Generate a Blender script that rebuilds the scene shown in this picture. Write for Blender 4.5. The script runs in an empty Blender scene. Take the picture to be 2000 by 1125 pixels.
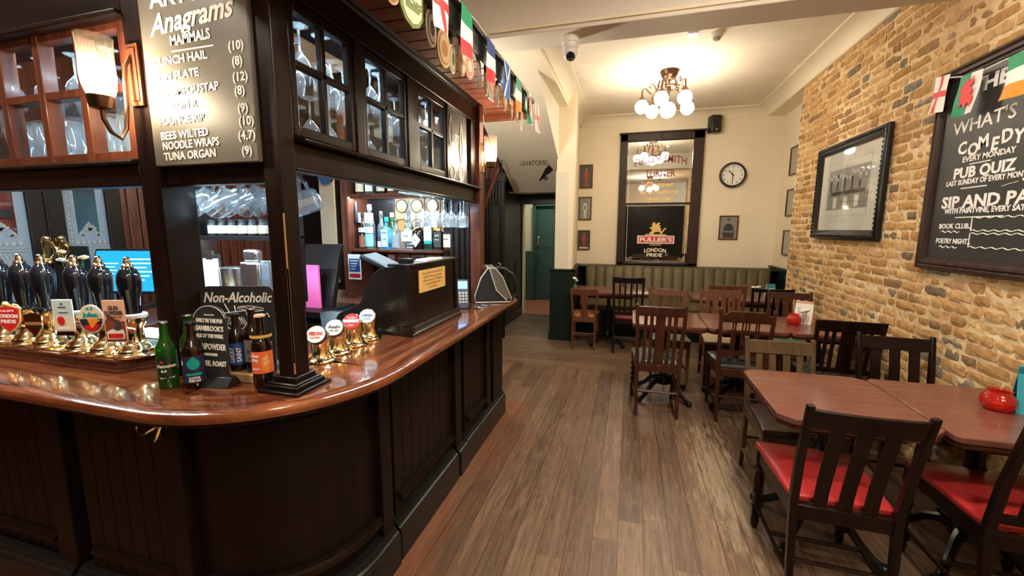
import bpy, bmesh, math, random
from mathutils import Matrix, Vector
random.seed(7)
PI = math.pi
SC = bpy.context.scene
COL = SC.collection

# ---------------------------------------------------------------- camera
F_PX = 810.8
YAW, PITCH, ROLL = -0.27612, -0.13996, 0.00339
cy_, sy_, cp_, sp_ = math.cos(YAW), math.sin(YAW), math.cos(PITCH), math.sin(PITCH)
fwd = Vector((sy_*cp_, cy_*cp_, sp_))
rgt = Vector((cy_, -sy_, 0.0))
up_ = rgt.cross(fwd)
r2 = rgt*math.cos(ROLL) + up_*math.sin(ROLL)
u2 = -rgt*math.sin(ROLL) + up_*math.cos(ROLL)
cam_data = bpy.data.cameras.new('camera')
cam_data.sensor_width = 36.0
cam_data.lens = F_PX/2000.0*36.0
cam_data.clip_start = 0.05
cam = bpy.data.objects.new('camera', cam_data)
COL.objects.link(cam)
cam.matrix_world = Matrix(((r2.x, u2.x, -fwd.x, 0.0), (r2.y, u2.y, -fwd.y, 0.0), (r2.z, u2.z, -fwd.z, 1.55), (0, 0, 0, 1)))
SC.camera = cam

# ---------------------------------------------------------------- world, exposure
SC.view_settings.view_transform = 'Standard'
SC.view_settings.look = 'None'
SC.view_settings.gamma = 1.0
SC.view_settings.exposure = 1.9
SC.view_settings.use_curve_mapping = False
SC.cycles.use_denoising = True
SC.cycles.max_bounces = 8
SC.cycles.transparent_max_bounces = 24
SC.cycles.caustics_reflective = False
SC.cycles.caustics_refractive = False
SC.cycles.sample_clamp_indirect = 6.0
wd = bpy.data.worlds.new('world')
SC.world = wd
wd.use_nodes = True
wd.node_tree.nodes['Background'].inputs[0].default_value = (0.75, 0.82, 1.0, 1)
wd.node_tree.nodes['Background'].inputs[1].default_value = 0.3

GLOBE_E = 13.5      # opal globes of the chandeliers
BULB_E = 180.0       # bulbs of the wall lamps
LED_E = 75.0        # cool strips inside the bar
FILL_E = 75.0       # unseen ceiling lights added to brighten the room

# ---------------------------------------------------------------- materials
def nt(name):
    m = bpy.data.materials.new(name); m.use_nodes = True
    t = m.node_tree; b = t.nodes['Principled BSDF']
    return m, t, b
def N(t, typ, **k):
    n = t.nodes.new(typ)
    for a, v in k.items(): setattr(n, a, v)
    return n
def L(t, a, b): t.links.new(a, b)
def rgba(c): return (c[0], c[1], c[2], 1)
def ramp(t, fac, stops):
    r = N(t, 'ShaderNodeValToRGB')
    e = r.color_ramp.elements
    while len(e) < len(stops): e.new(0.5)
    for i, (p, c) in enumerate(stops):
        e[i].position = p; e[i].color = rgba(c)
    L(t, fac, r.inputs[0]); return r.outputs[0]
def coords(t, scale=(1, 1, 1), kind='Object'):
    tc = N(t, 'ShaderNodeTexCoord'); mp = N(t, 'ShaderNodeMapping')
    mp.inputs['Scale'].default_value = scale
    L(t, tc.outputs[kind], mp.inputs[0]); return mp.outputs[0]
def noise(t, vec, scale=5, detail=4, rough=.55, dist=0):
    n = N(t, 'ShaderNodeTexNoise')
    n.inputs['Scale'].default_value = scale; n.inputs['Detail'].default_value = detail
    n.inputs['Roughness'].default_value = rough; n.inputs['Distortion'].default_value = dist
    L(t, vec, n.inputs['Vector']); return n.outputs[0]
def bump(t, b, h, strength=.2, dist=.01):
    n = N(t, 'ShaderNodeBump'); n.inputs['Strength'].default_value = strength
    n.inputs['Distance'].default_value = dist
    L(t, h, n.inputs['Height']); L(t, n.outputs[0], b.inputs['Normal'])
def pm(name, c, rough=.5, metal=0.0, var=.12, scale=8, bmp=0.0, coat=0.0, spec=.5):
    m, t, b = nt(name)
    v = coords(t); f = noise(t, v, scale, 3)
    lo = tuple(max(0, x*(1-var)) for x in c); hi = tuple(min(1, x*(1+var)) for x in c)
    L(t, ramp(t, f, [(.3, lo), (.7, hi)]), b.inputs['Base Color'])
    b.inputs['Roughness'].default_value = rough; b.inputs['Metallic'].default_value = metal
    b.inputs['Coat Weight'].default_value = coat; b.inputs['Coat Roughness'].default_value = .08
    b.inputs['Specular IOR Level'].default_value = spec
    if bmp: bump(t, b, noise(t, v, scale*6, 4), bmp)
    return m
def wood(name, c1, c2, stretch=(14, 14, 1.2), rough=.3, coat=.3, bmp=.08, scale=2.2, kind='Object', wear=None, spec=.2):
    m, t, b = nt(name)
    v = coords(t, stretch, kind)
    f = noise(t, v, scale, 6, .6, .6)
    col = ramp(t, f, [(.28, c1), (.5, tuple((a+d)/2 for a, d in zip(c1, c2))), (.72, c2)])
    if wear:
        w = noise(t, coords(t), 23, 5, .7)
        mx = N(t, 'ShaderNodeMix', data_type='RGBA')
        L(t, ramp(t, w, [(.70, (0, 0, 0)), (.78, (1, 1, 1))]), mx.inputs['Factor'])
        L(t, col, mx.inputs['A']); mx.inputs['B'].default_value = rgba(wear)
        col = mx.outputs['Result']
    L(t, col, b.inputs['Base Color'])
    b.inputs['Roughness'].default_value = rough
    b.inputs['Coat Weight'].default_value = coat*.35; b.inputs['Coat Roughness'].default_value = .10; b.inputs['Specular IOR Level'].default_value = spec
    if bmp: bump(t, b, f, bmp, .004)
    return m
def emit(name, c, s):
    m = bpy.data.materials.new(name); m.use_nodes = True; t = m.node_tree
    t.nodes.clear(); e = N(t, 'ShaderNodeEmission'); o = N(t, 'ShaderNodeOutputMaterial')
    e.inputs[0].default_value = rgba(c); e.inputs[1].default_value = s
    L(t, e.outputs[0], o.inputs[0]); return m
def thin_glass(name, tint=(1, 1, 1), rough=.02, refl=1.0, body=0.0, bodyc=(.8, .9, 1), wavy=.05):
    m = bpy.data.materials.new(name); m.use_nodes = True; t = m.node_tree
    t.nodes.clear(); o = N(t, 'ShaderNodeOutputMaterial')
    tr = N(t, 'ShaderNodeBsdfTransparent'); gl = N(t, 'ShaderNodeBsdfGlossy'); mx = N(t, 'ShaderNodeMixShader')
    tr.inputs[0].default_value = rgba(tint); gl.inputs['Roughness'].default_value = rough
    fr = N(t, 'ShaderNodeFresnel'); ge = N(t, 'ShaderNodeNewGeometry'); ir = N(t, 'ShaderNodeMapRange')
    ir.inputs['To Min'].default_value = 1.5; ir.inputs['To Max'].default_value = 1/1.5      # the same sheet of glass from either side
    L(t, ge.outputs['Backfacing'], ir.inputs['Value']); L(t, ir.outputs[0], fr.inputs[0])
    v = coords(t, (1, 1, 1)); nz = noise(t, v, 30, 2)
    bp = N(t, 'ShaderNodeBump'); bp.inputs['Strength'].default_value = wavy; L(t, nz, bp.inputs['Height'])
    L(t, bp.outputs[0], gl.inputs['Normal'])
    mu = N(t, 'ShaderNodeMath', operation='MULTIPLY'); mu.inputs[1].default_value = refl
    mu.use_clamp = True; L(t, fr.outputs[0], mu.inputs[0]); L(t, mu.outputs[0], mx.inputs[0])
    base = tr.outputs[0]
    if body:
        df = N(t, 'ShaderNodeBsdfTranslucent'); df.inputs[0].default_value = rgba(bodyc)
        dd = N(t, 'ShaderNodeBsdfDiffuse'); dd.inputs[0].default_value = rgba(bodyc)
        ad = N(t, 'ShaderNodeMixShader'); ad.inputs[0].default_value = .5
        L(t, df.outputs[0], ad.inputs[1]); L(t, dd.outputs[0], ad.inputs[2])
        m2 = N(t, 'ShaderNodeMixShader'); m2.inputs[0].default_value = body
        L(t, tr.outputs[0], m2.inputs[1]); L(t, ad.outputs[0], m2.inputs[2]); base = m2.outputs[0]
    L(t, base, mx.inputs[1]); L(t, gl.outputs[0], mx.inputs[2])
    L(t, mx.outputs[0], o.inputs[0]); return m

M = {}
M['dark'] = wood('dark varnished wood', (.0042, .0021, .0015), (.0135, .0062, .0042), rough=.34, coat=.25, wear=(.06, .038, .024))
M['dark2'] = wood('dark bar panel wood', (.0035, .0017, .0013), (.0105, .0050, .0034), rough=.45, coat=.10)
M['maho'] = wood('red mahogany', (.05, .014, .008), (.14, .042, .022), rough=.3, coat=.4)
M['soffit'] = wood('canopy boards', (.10, .028, .015), (.22, .07, .036), stretch=(1.2, 14, 14), rough=.35, coat=.3)
M['chair'] = wood('brown chair wood', (.030, .009, .005), (.085, .026, .013), rough=.33, coat=.3)
M['chairdk'] = wood('dark chair wood', (.0048, .0020, .0014), (.017, .0068, .0045), rough=.33, coat=.3)
M['chairblk'] = wood('black chair wood', (.006, .004, .004), (.015, .010, .009), rough=.3, coat=.3)
M['chairol'] = wood('olive brown chair wood', (.055, .032, .014), (.13, .08, .038), rough=.35, coat=.3)
M['chairmid'] = wood('reddish chair wood', (.08, .026, .013), (.19, .07, .036), rough=.3, coat=.4)
M['table'] = wood('table mahogany', (.125, .045, .031), (.185, .070, .048), stretch=(2, 14, 14), rough=.2, coat=.5, bmp=0)
M['edge'] = wood('table edge', (.04, .012, .008), (.085, .026, .017), stretch=(2, 16, 16), rough=.35)
M['frame'] = wood('mirror frame wood', (.022, .012, .010), (.060, .034, .028), rough=.4, coat=.2)
M['picfr'] = wood('picture frame wood', (.07, .028, .012), (.17, .075, .03), rough=.4, coat=.2)
M['cream'] = pm('cream wall paint', (.82, .72, .55), .75, var=.03, scale=3, bmp=.02)
M['ceil'] = pm('cream ceiling paint', (.82, .735, .60), .85, var=.03, scale=5, bmp=.10)
M['stairp'] = pm('stair soffit paint', (.72, .66, .55), .75, var=.03, scale=3)
M['beamu'] = pm('beam paint', (.74, .68, .58), .7, var=.03, scale=3)
M['green'] = pm('dark green paint', (.0055, .0135, .011), .42, var=.15, bmp=.03, spec=.3)
M['greend'] = pm('green door paint', (.035, .085, .070), .40, var=.12)
M['black'] = pm('black paint', (.008, .008, .0075), .35, var=.2, spec=.35)
M['iron'] = pm('black cast iron', (.008, .008, .008), .32, metal=.3, var=.2)
M['blackpl'] = pm('black plastic', (.012, .012, .013), .35, var=.1)
M['pump'] = pm('black pump handle', (.006, .007, .010), .1, var=.1, coat=.6)
M['brass'] = pm('polished brass', (.92, .72, .40), .13, metal=1, var=.06)
M['bronze'] = pm('antique bronze', (.16, .085, .05), .3, metal=.9, var=.2)
M['steel'] = pm('stainless steel', (.62, .66, .70), .22, metal=1, var=.06)
M['white'] = pm('white plastic', (.80, .78, .74), .4, var=.03)
M['paper'] = pm('white paper', (.82, .80, .75), .7, var=.03)
M['chalk'] = pm('white chalk lettering', (.86, .84, .80), .8, var=.05)
M['board'] = pm('grey chalkboard', (.13, .118, .10), .34, var=.25, scale=4)
M['board2'] = pm('black chalkboard', (.026, .026, .025), .45, var=.2, scale=4)
M['olive'] = pm('olive leather', (.105, .082, .036), .42, var=.12, scale=5, bmp=.05, spec=.3)
M['red'] = pm('red leather', (.40, .028, .026), .30, var=.08, scale=6, bmp=.04, coat=.15)
M['brownl'] = pm('dark brown leather', (.040, .018, .013), .28, var=.15, bmp=.05, coat=.2)
M['teal'] = pm('teal grey leather', (.16, .20, .20), .35, var=.1, bmp=.04)
M['tealg'] = pm('teal green leather', (.10, .20, .175), .4, var=.1, bmp=.04)
M['greyl'] = pm('dark grey leather', (.06, .06, .058), .28, var=.12, bmp=.04, coat=.2)
M['creaml'] = pm('cream leather', (.52, .40, .26), .4, var=.06, bmp=.04)
M['tan'] = pm('tan leather', (.44, .17, .065), .35, var=.1, bmp=.04)
M['maroon'] = pm('dull red leather', (.24, .045, .035), .4, var=.1, bmp=.04)
M['clear'] = thin_glass('clear glass', (.97, .99, 1), .02, 1.8, .10, (.85, .93, 1))
M['cut'] = thin_glass('cut glass', (.98, .99, 1), .03, 2.0, .10, (.85, .94, 1), .12)
M['pane'] = thin_glass('window pane glass', (.97, .98, .98), .03, .9)
M['frost'] = thin_glass('etched glass', (.8, .85, .9), .3, .5, .85, (.45, .52, .58))
M['shade'] = thin_glass('fluted shade glass', (1, .97, .9), .05, 1.6, .05, (1, .86, .62))
M['redglass'] = thin_glass('red candle glass', (.95, .10, .04), .05, 1.5, .40, (.85, .05, .02), .3)
M['bluegl'] = thin_glass('blue bottle glass', (.35, .75, .95), .03, 1.2, .4, (.12, .50, .75))
M['greengl'] = thin_glass('green bottle glass', (.10, .40, .08), .03, 1.2, .5, (.03, .16, .02))
M['brown'] = pm('brown bottle glass', (.014, .0055, .003), .08, var=.1, coat=.3)
M['dkgreen'] = pm('dark green bottle glass', (.010, .030, .016), .07, var=.1, coat=.6)
M['amber'] = thin_glass('amber spirit glass', (.7, .35, .12), .03, 1.2, .5, (.30, .10, .02))
M['mirror'] = pm('mirror glass', (.80, .82, .80), .015, metal=1, var=.01)
M['globe'] = emit('opal globe', (1, .89, .70), GLOBE_E)
M['bulb'] = emit('lamp bulb', (1, .85, .62), BULB_E)
M['led'] = emit('cool light strip', (.62, .85, 1), LED_E)
M['fill_lamp'] = emit('fill lamp diffuser', (1, .90, .76), FILL_E)
M['screen'] = emit('blue till screen', (.01, .17, .36), .9)
M['screen2'] = emit('small blue screen', (.15, .40, .95), 1.2)
M['exit'] = emit('green exit sign', (.25, 1, .55), 1.2)
def flat(name, c, rough=.55):
    if name not in M: M[name] = pm(name, c, rough, var=.05)
    return M[name]
flat('flag red', (.75, .03, .035)); flat('flag white', (.84, .82, .78)); flat('flag green', (.01, .28, .13))
flat('flag navy', (.02, .05, .20)); flat('flag blue', (.02, .12, .42)); flat('flag orange', (.90, .28, .02))
flat('gold', (.75, .50, .16), .35); flat('label red', (.62, .015, .02)); flat('label blue', (.02, .07, .22))
flat('label teal', (.0, .36, .33)); flat('label grey', (.30, .31, .32)); flat('label orange', (.85, .16, .06))
flat('label peach', (.86, .50, .34)); flat('label brown', (.22, .06, .03)); flat('label pale', (.55, .70, .72))
flat('label cream', (.80, .70, .50)); flat('label navy', (.015, .02, .05)); flat('label sky', (.20, .55, .80))
flat('badge green', (.18, .26, .06)); flat('badge wood', (.32, .16, .06)); flat('badge cream', (.74, .64, .44))
flat('badge navy', (.03, .05, .10)); flat('badge tan', (.50, .33, .16)); flat('badge pink', (.62, .30, .24))
flat('badge grey', (.42, .38, .33)); flat('pink', (.75, .10, .28)); flat('pan blue', (.02, .14, .35), .3)
flat('uniform red', (.45, .05, .03)); flat('photo grey', (.32, .30, .27)); flat('photo dark', (.055, .05, .05))
flat('skin tone', (.55, .36, .26)); flat('mat board', (.80, .76, .68)); flat('print grey', (.42, .40, .36))
flat('petal white', (.85, .78, .70)); flat('petal peach', (.85, .48, .26)); flat('petal lilac', (.62, .48, .62)); flat('leaf', (.06, .16, .04))
flat('letter maroon', (.22, .045, .035)); flat('letter gold', (.85, .58, .26)); flat('card teal', (.02, .30, .38))
flat('olive bag', (.10, .09, .065), .45); flat('bag black', (.008, .008, .008), .45); flat('piping', (.55, .50, .42))
flat('leaded orange', (.42, .17, .04), .3); flat('lead line', (.03, .02, .015)); flat('outside red', (.42, .05, .035)); flat('outside blue', (.15, .55, .68))
flat('towel', (.72, .68, .62)); flat('cork', (.5, .32, .16))

# ---------------------------------------------------------------- mesh builder
def frame(o, x, y):
    x = Vector(x).normalized(); y = Vector(y).normalized(); z = x.cross(y)
    return Matrix(((x.x, y.x, z.x, o[0]), (x.y, y.y, z.y, o[1]), (x.z, y.z, z.z, o[2]), (0, 0, 0, 1)))
def FY(x, y, z): return frame((x, y, z), (1, 0, 0), (0, 0, 1))       # faces -Y
def FX(x, y, z): return frame((x, y, z), (0, 1, 0), (0, 0, 1))       # faces +X
def FW(x, y, z): return frame((x, y, z), (0, -1, 0), (0, 0, 1))      # faces -X
class MB:
    def __init__(s): s.v = []; s.f = []; s.m = []; s.xf = None
    def add(s, vs, fs, m=0, X=None):
        o = len(s.v)
        for p in vs:
            p = Vector(p)
            if X is not None: p = X @ p
            if s.xf is not None: p = s.xf @ p
            s.v.append(p)
        for f in fs: s.f.append([i+o for i in f]); s.m.append(m)
        return s
    def box(s, x0, x1, y0, y1, z0, z1, m=0, X=None):
        vs = [(x, y, z) for z in (z0, z1) for y in (y0, y1) for x in (x0, x1)]
        return s.add(vs, [(0, 2, 3, 1), (4, 5, 7, 6), (0, 1, 5, 4), (2, 6, 7, 3), (0, 4, 6, 2), (1, 3, 7, 5)], m, X)
    def prism(s, pts, a, b, ax='y', m=0, X=None):
        n = len(pts)
        if ax == 'y': g = lambda p, q: (p[0], q, p[1])
        elif ax == 'x': g = lambda p, q: (q, p[0], p[1])
        else: g = lambda p, q: (p[0], p[1], q)
        vs = [g(p, a) for p in pts] + [g(p, b) for p in pts]
        fs = [list(range(n)), list(range(2*n-1, n-1, -1))] + [(i, (i+1) % n, n+(i+1) % n, n+i) for i in range(n)]
        return s.add(vs, fs, m, X)
    def lathe(s, prof, c=(0, 0, 0), seg=20, m=0, X=None, sx=1, sy=1, flute=0, nf=0):
        vs = []; fs = []
        for r, z in prof:
            for k in range(seg):
                a = 2*PI*k/seg
                rr = r*(1+flute*math.cos(nf*a)) if nf else r
                vs.append((c[0]+rr*sx*math.cos(a), c[1]+rr*sy*math.sin(a), c[2]+z))
        for i in range(len(prof)-1):
            for k in range(seg):
                k2 = (k+1) % seg
                fs.append((i*seg+k, i*seg+k2, (i+1)*seg+k2, (i+1)*seg+k))
        if prof[0][0] > 1e-5: fs.append(list(range(seg-1, -1, -1)))
        if prof[-1][0] > 1e-5: fs.append([(len(prof)-1)*seg+k for k in range(seg)])
        return s.add(vs, fs, m, X)
    def shell(s, prof, c=(0, 0, 0), seg=20, m=0, X=None, flute=0, nf=0):     # open surface of revolution
        k0 = len(s.f); s.lathe(prof, c, seg, m, X, flute=flute, nf=nf)
        n = (len(prof)-1)*seg
        del s.f[k0+n:]; del s.m[k0+n:]; return s
    def sphere(s, c, r, m=0, seg=16, X=None, sz=1):
        pr = [(r*math.sin(PI*i/(seg//2)), -r*sz*math.cos(PI*i/(seg//2))) for i in range(seg//2+1)]
        pr[0] = (1e-4, pr[0][1]); pr[-1] = (1e-4, pr[-1][1])
        return s.lathe(pr, c, seg, m, X)
    def tube(s, pts, r, seg=8, m=0, X=None, closed=False):
        P = [Vector(p) for p in pts]; n = len(P); R = r if isinstance(r, (list, tuple)) else [r]*n
        vs = []; fs = []; ref = None
        for i in range(n):
            a = P[(i-1) % n] if (closed or i) else P[0]; b = P[(i+1) % n] if (closed or i < n-1) else P[-1]
            d = (b-a); d = d.normalized() if d.length > 1e-9 else Vector((0, 0, 1))
            if ref is None:
                ref = Vector((0, 0, 1)) if abs(d.z) < .9 else Vector((1, 0, 0))
            u = d.cross(ref)
            if u.length < 1e-6: u = d.cross(Vector((.3, 1, .2)))
            u.normalize(); w = u.cross(d).normalized(); ref = w
            for k in range(seg):
                t = 2*PI*k/seg; vs.append(P[i]+(u*math.cos(t)+w*math.sin(t))*R[i])
        q = n if closed else n-1
        for i in range(q):
            j = (i+1) % n
            for k in range(seg):
                k2 = (k+1) % seg; fs.append((i*seg+k, i*seg+k2, j*seg+k2, j*seg+k))
        if not closed:
            fs.append(list(range(seg-1, -1, -1))); fs.append([(n-1)*seg+k for k in range(seg)])
        return s.add(vs, fs, m, X)
    def quad(s, a, b, c, d, m=0, X=None): return s.add([a, b, c, d], [(0, 1, 2, 3)], m, X)
    def disc(s, w, h, X, m=0, t=.004, seg=24):            # flat ellipse plate with thickness in the frame X
        return s.prism([(w/2*math.cos(2*PI*k/seg), h/2*math.sin(2*PI*k/seg)) for k in range(seg)], 0, t, 'z', m, X)
    def plate(s, pts, X, t=.003, m=0): return s.prism(pts, 0, t, 'z', m, X)
    def rect(s, u0, u1, v0, v1, X, t=.002, m=0, lift=0): return s.box(u0, u1, v0, v1, lift, lift+t, m, X)
    def text(s, body, X, size=.05, w=None, m=0, shear=0, align='CENTER', off=0, t=.0006, lift=.001, rot=0, arc=0):
        cu = bpy.data.curves.new('t', 'FONT'); cu.body = body; cu.size = size; cu.shear = shear
        cu.align_x = align; cu.extrude = t; cu.offset = off; cu.resolution_u = 2
        ob = bpy.data.objects.new('t', cu); COL.objects.link(ob)
        bpy.context.view_layer.update()
        dg = bpy.context.evaluated_depsgraph_get(); me = ob.evaluated_get(dg).to_mesh()
        vs = [v.co.copy() for v in me.vertices]; fs = [list(p.vertices) for p in me.polygons]
        ob.evaluated_get(dg).to_mesh_clear()
        bpy.data.objects.remove(ob); bpy.data.curves.remove(cu)
        if not vs: return s
        if w:
            x0 = min(v.x for v in vs); x1 = max(v.x for v in vs); k = w/(x1-x0)
            for v in vs: v.x *= k
        for v in vs:
            if arc: v.y -= arc*v.x*v.x
            if rot: v.x, v.y = v.x*math.cos(rot)-v.y*math.sin(rot), v.x*math.sin(rot)+v.y*math.cos(rot)
            v.z += lift
        return s.add(vs, fs, m, X)
    def stroke(s, pts, X, r=.003, m=0, lift=.001):
        return s.tube([(p[0], p[1], lift) for p in pts], r, 5, m, X)
    def build(s, name, mats, parent=None, bevel=0, ang=38, seg=2, sub=0):
        me = bpy.data.meshes.new(name)
        me.from_pydata([tuple(p) for p in s.v], [], s.f)
        if not isinstance(mats, (list, tuple)): mats = [mats]
        for a in mats: me.materials.append(M[a] if isinstance(a, str) else a)
        me.polygons.foreach_set('material_index', s.m)
        bm = bmesh.new(); bm.from_mesh(me); bmesh.ops.recalc_face_normals(bm, faces=bm.faces); bm.to_mesh(me); bm.free()
        me.shade_smooth(); me.set_sharp_from_angle(angle=math.radians(ang))
        o = bpy.data.objects.new(name, me); COL.objects.link(o)
        if parent is not None: o.parent = parent
        if bevel:
            b = o.modifiers.new('bevel', 'BEVEL'); b.width = bevel; b.segments = seg; b.limit_method = 'ANGLE'; b.angle_limit = math.radians(40)
        if sub:
            q = o.modifiers.new('sub', 'SUBSURF'); q.levels = sub; q.render_levels = sub
        return o
def thing(name, label, cat, loc=(0, 0, 0), rz=0, group=None):
    o = bpy.data.objects.new(name, None); COL.objects.link(o)
    o.location = loc; o.rotation_euler = (0, 0, rz); o.empty_display_size = .1
    return tag(o, label, cat, group)
def tag(o, label, cat, group=None):
    o['label'] = label; o['category'] = cat
    if group: o['group'] = group
    return o
def struct(o): o['kind'] = 'structure'; return o
def copy_tree(o, parent=None):
    c = o.copy(); COL.objects.link(c)
    if parent is not None: c.parent = parent
    for ch in list(o.children): copy_tree(ch, c)
    return c
def one(mb, name, mats, label, cat, loc=None, group=None, **k):       # a thing that is one mesh, origin at loc
    if loc is not None:
        for p in mb.v: p -= Vector(loc)
    o = mb.build(name, mats, **k)
    if loc is not None: o.location = loc
    return tag(o, label, cat, group)
def W(t):
    b = MB(); b.xf = Matrix.LocRotScale(t.location, t.rotation_euler, t.scale).inverted(); return b

# ================================================================ SETTING
def floor_mat(name, ax, width=.125, c=((.078, .044, .027), (.265, .165, .103)), rough=.36):
    m, t, b = nt(name)
    tc = N(t, 'ShaderNodeTexCoord'); sp = N(t, 'ShaderNodeSeparateXYZ'); L(t, tc.outputs['Object'], sp.inputs[0])
    def mth(op, a, bb=None, clamp=False):
        n = N(t, 'ShaderNodeMath', operation=op); n.use_clamp = clamp
        for i, q in enumerate((a, bb)):
            if q is None: continue
            if isinstance(q, (int, float)): n.inputs[i].default_value = q
            else: L(t, q, n.inputs[i])
        return n.outputs[0]
    u, v = (sp.outputs[0], sp.outputs[1]) if ax == 'y' else (sp.outputs[1], sp.outputs[0])
    q = mth('DIVIDE', u, width); idx = mth('FLOOR', q); fr = mth('FRACT', q)
    wn = N(t, 'ShaderNodeTexWhiteNoise', noise_dimensions='1D'); L(t, idx, wn.inputs['W'])
    seg = mth('FLOOR', mth('ADD', mth('DIVIDE', v, 2.3), mth('MULTIPLY', wn.outputs['Value'], 7.0)))
    w2 = N(t, 'ShaderNodeTexWhiteNoise', noise_dimensions='2D')
    cb0 = N(t, 'ShaderNodeCombineXYZ'); L(t, idx, cb0.inputs[0]); L(t, seg, cb0.inputs[1]); L(t, cb0.outputs[0], w2.inputs['Vector'])
    cb = N(t, 'ShaderNodeCombineXYZ')
    L(t, mth('ADD', mth('MULTIPLY', u, 26.0), mth('MULTIPLY', w2.outputs['Value'], 90.0)), cb.inputs[0])
    L(t, mth('MULTIPLY', v, 1.7), cb.inputs[1])
    g = noise(t, cb.outputs[0], 1.2, 7, .65, 1.4)
    tone = mth('ADD', mth('MULTIPLY', g, .75), mth('MULTIPLY', mth('SUBTRACT', w2.outputs['Value'], .5), .19))
    col = ramp(t, tone, [(.22, c[0]), (.42, tuple((x+y)*.46 for x, y in zip(*c))), (.62, c[1])])
    worn = noise(t, coords(t, (1.5, .8, 1)), 1.6, 5, .6)
    fine = noise(t, coords(t, (18, 2.2, 1) if ax == 'y' else (2.2, 18, 1)), 2.0, 6, .75)
    mk = mth('MULTIPLY', mth('MULTIPLY', mth('SUBTRACT', worn, .44), 5.0, True), mth('MULTIPLY', mth('SUBTRACT', fine, .47), 6.0, True), True)
    mx = N(t, 'ShaderNodeMix', data_type='RGBA'); L(t, mth('MULTIPLY', mk, .45), mx.inputs['Factor'])
    L(t, col, mx.inputs['A']); mx.inputs['B'].default_value = (.40, .28, .175, 1)
    # dark open grain, red stain left along the bar, bare patch worn by the chairs
    gr_ = noise(t, coords(t, (60, 5, 1) if ax == 'y' else (5, 60, 1)), 1.6, 5, .7)
    mg_ = N(t, 'ShaderNodeMix', data_type='RGBA', blend_type='MULTIPLY'); L(t, mth('MULTIPLY', mth('MULTIPLY', mth('SUBTRACT', .46, gr_), 7.0, True), .75), mg_.inputs['Factor'])
    L(t, mx.outputs['Result'], mg_.inputs['A']); mg_.inputs['B'].default_value = (.30, .24, .20, 1)
    X_, Y_ = sp.outputs[0], sp.outputs[1]
    bar = mth('MULTIPLY', mth('LESS_THAN', Y_, 3.45), mth('MULTIPLY', mth('ADD', mth('SUBTRACT', -.74, X_), mth('MULTIPLY', mth('SUBTRACT', worn, .5), .9)), 5.0, True))
    mb_ = N(t, 'ShaderNodeMix', data_type='RGBA'); L(t, mth('MULTIPLY', bar, .6), mb_.inputs['Factor'])
    L(t, mg_.outputs['Result'], mb_.inputs['A']); mb_.inputs['B'].default_value = (.20, .062, .022, 1)
    dx = mth('DIVIDE', mth('SUBTRACT', X_, .60), .17); dy = mth('DIVIDE', mth('SUBTRACT', Y_, 2.75), .80)
    rr_ = mth('SQRT', mth('ADD', mth('MULTIPLY', dx, dx), mth('MULTIPLY', dy, dy)))
    bare = mth('MULTIPLY', mth('ADD', mth('SUBTRACT', 1.0, rr_), mth('MULTIPLY', mth('SUBTRACT', fine, .5), 4.0)), 1.6, True)
    bare = mth('MULTIPLY', bare, mth('LESS_THAN', rr_, 1.9))
    mc_ = N(t, 'ShaderNodeMix', data_type='RGBA'); L(t, mth('MULTIPLY', bare, .5), mc_.inputs['Factor'])
    L(t, mb_.outputs['Result'], mc_.inputs['A']); mc_.inputs['B'].default_value = (.44, .34, .22, 1); mx = mc_
    gap = mth('GREATER_THAN', mth('ABSOLUTE', mth('SUBTRACT', fr, .5)), .484)
    m2 = N(t, 'ShaderNodeMix', data_type='RGBA'); L(t, mth('MULTIPLY', gap, .8), m2.inputs['Factor'])
    L(t, mx.outputs['Result'], m2.inputs['A']); m2.inputs['B'].default_value = (.022, .011, .006, 1)
    L(t, m2.outputs['Result'], b.inputs['Base Color'])
    rr = mth('ADD', mth('MULTIPLY', fine, .25), rough-.1); L(t, rr, b.inputs['Roughness'])
    h = mth('SUBTRACT', mth('MULTIPLY', g, .4), mth('MULTIPLY', gap, 1.0)); bump(t, b, h, .35, .004)
    return m
M['floorY'] = floor_mat('worn floorboards', 'y')
M['floorX'] = floor_mat('far floorboards', 'x', .14)
M['floorC'] = pm('corridor red floor', (.36, .13, .085), .4, var=.1)
XL, XR, YB, YF, ZC = -4.1, 1.9, -3.2, 7.2, 3.35
fl = MB()
fl.quad((XL-.6, YB, 0), (2.2, YB, 0), (2.2, 4.55, 0), (XL-.6, 4.55, 0), 0)
fl.quad((XL-.6, 4.55, 0), (2.2, 4.55, 0), (2.2, 7.4, 0), (XL-.6, 7.4, 0), 1)
fl.quad((XL-.6, 7.4, 0), (0, 7.4, 0), (0, 9.3, 0), (XL-.6, 9.3, 0), 2)
struct(fl.build('floor', ['floorY', 'floorX', 'floorC']))
struct(MB().box(XL-.5, 2.3, YB, 9.3, ZC, ZC+.1).build('ceiling', 'ceil'))
struct(MB().box(XL, XR, 3.25, 3.53, 3.0, ZC).build('trim_1', 'beamu', bevel=.006))          # ceiling beam
struct(MB().box(-1.1, XR, 3.235, 3.25, 3.03, 3.05).build('trim_2', 'cream'))
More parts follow.
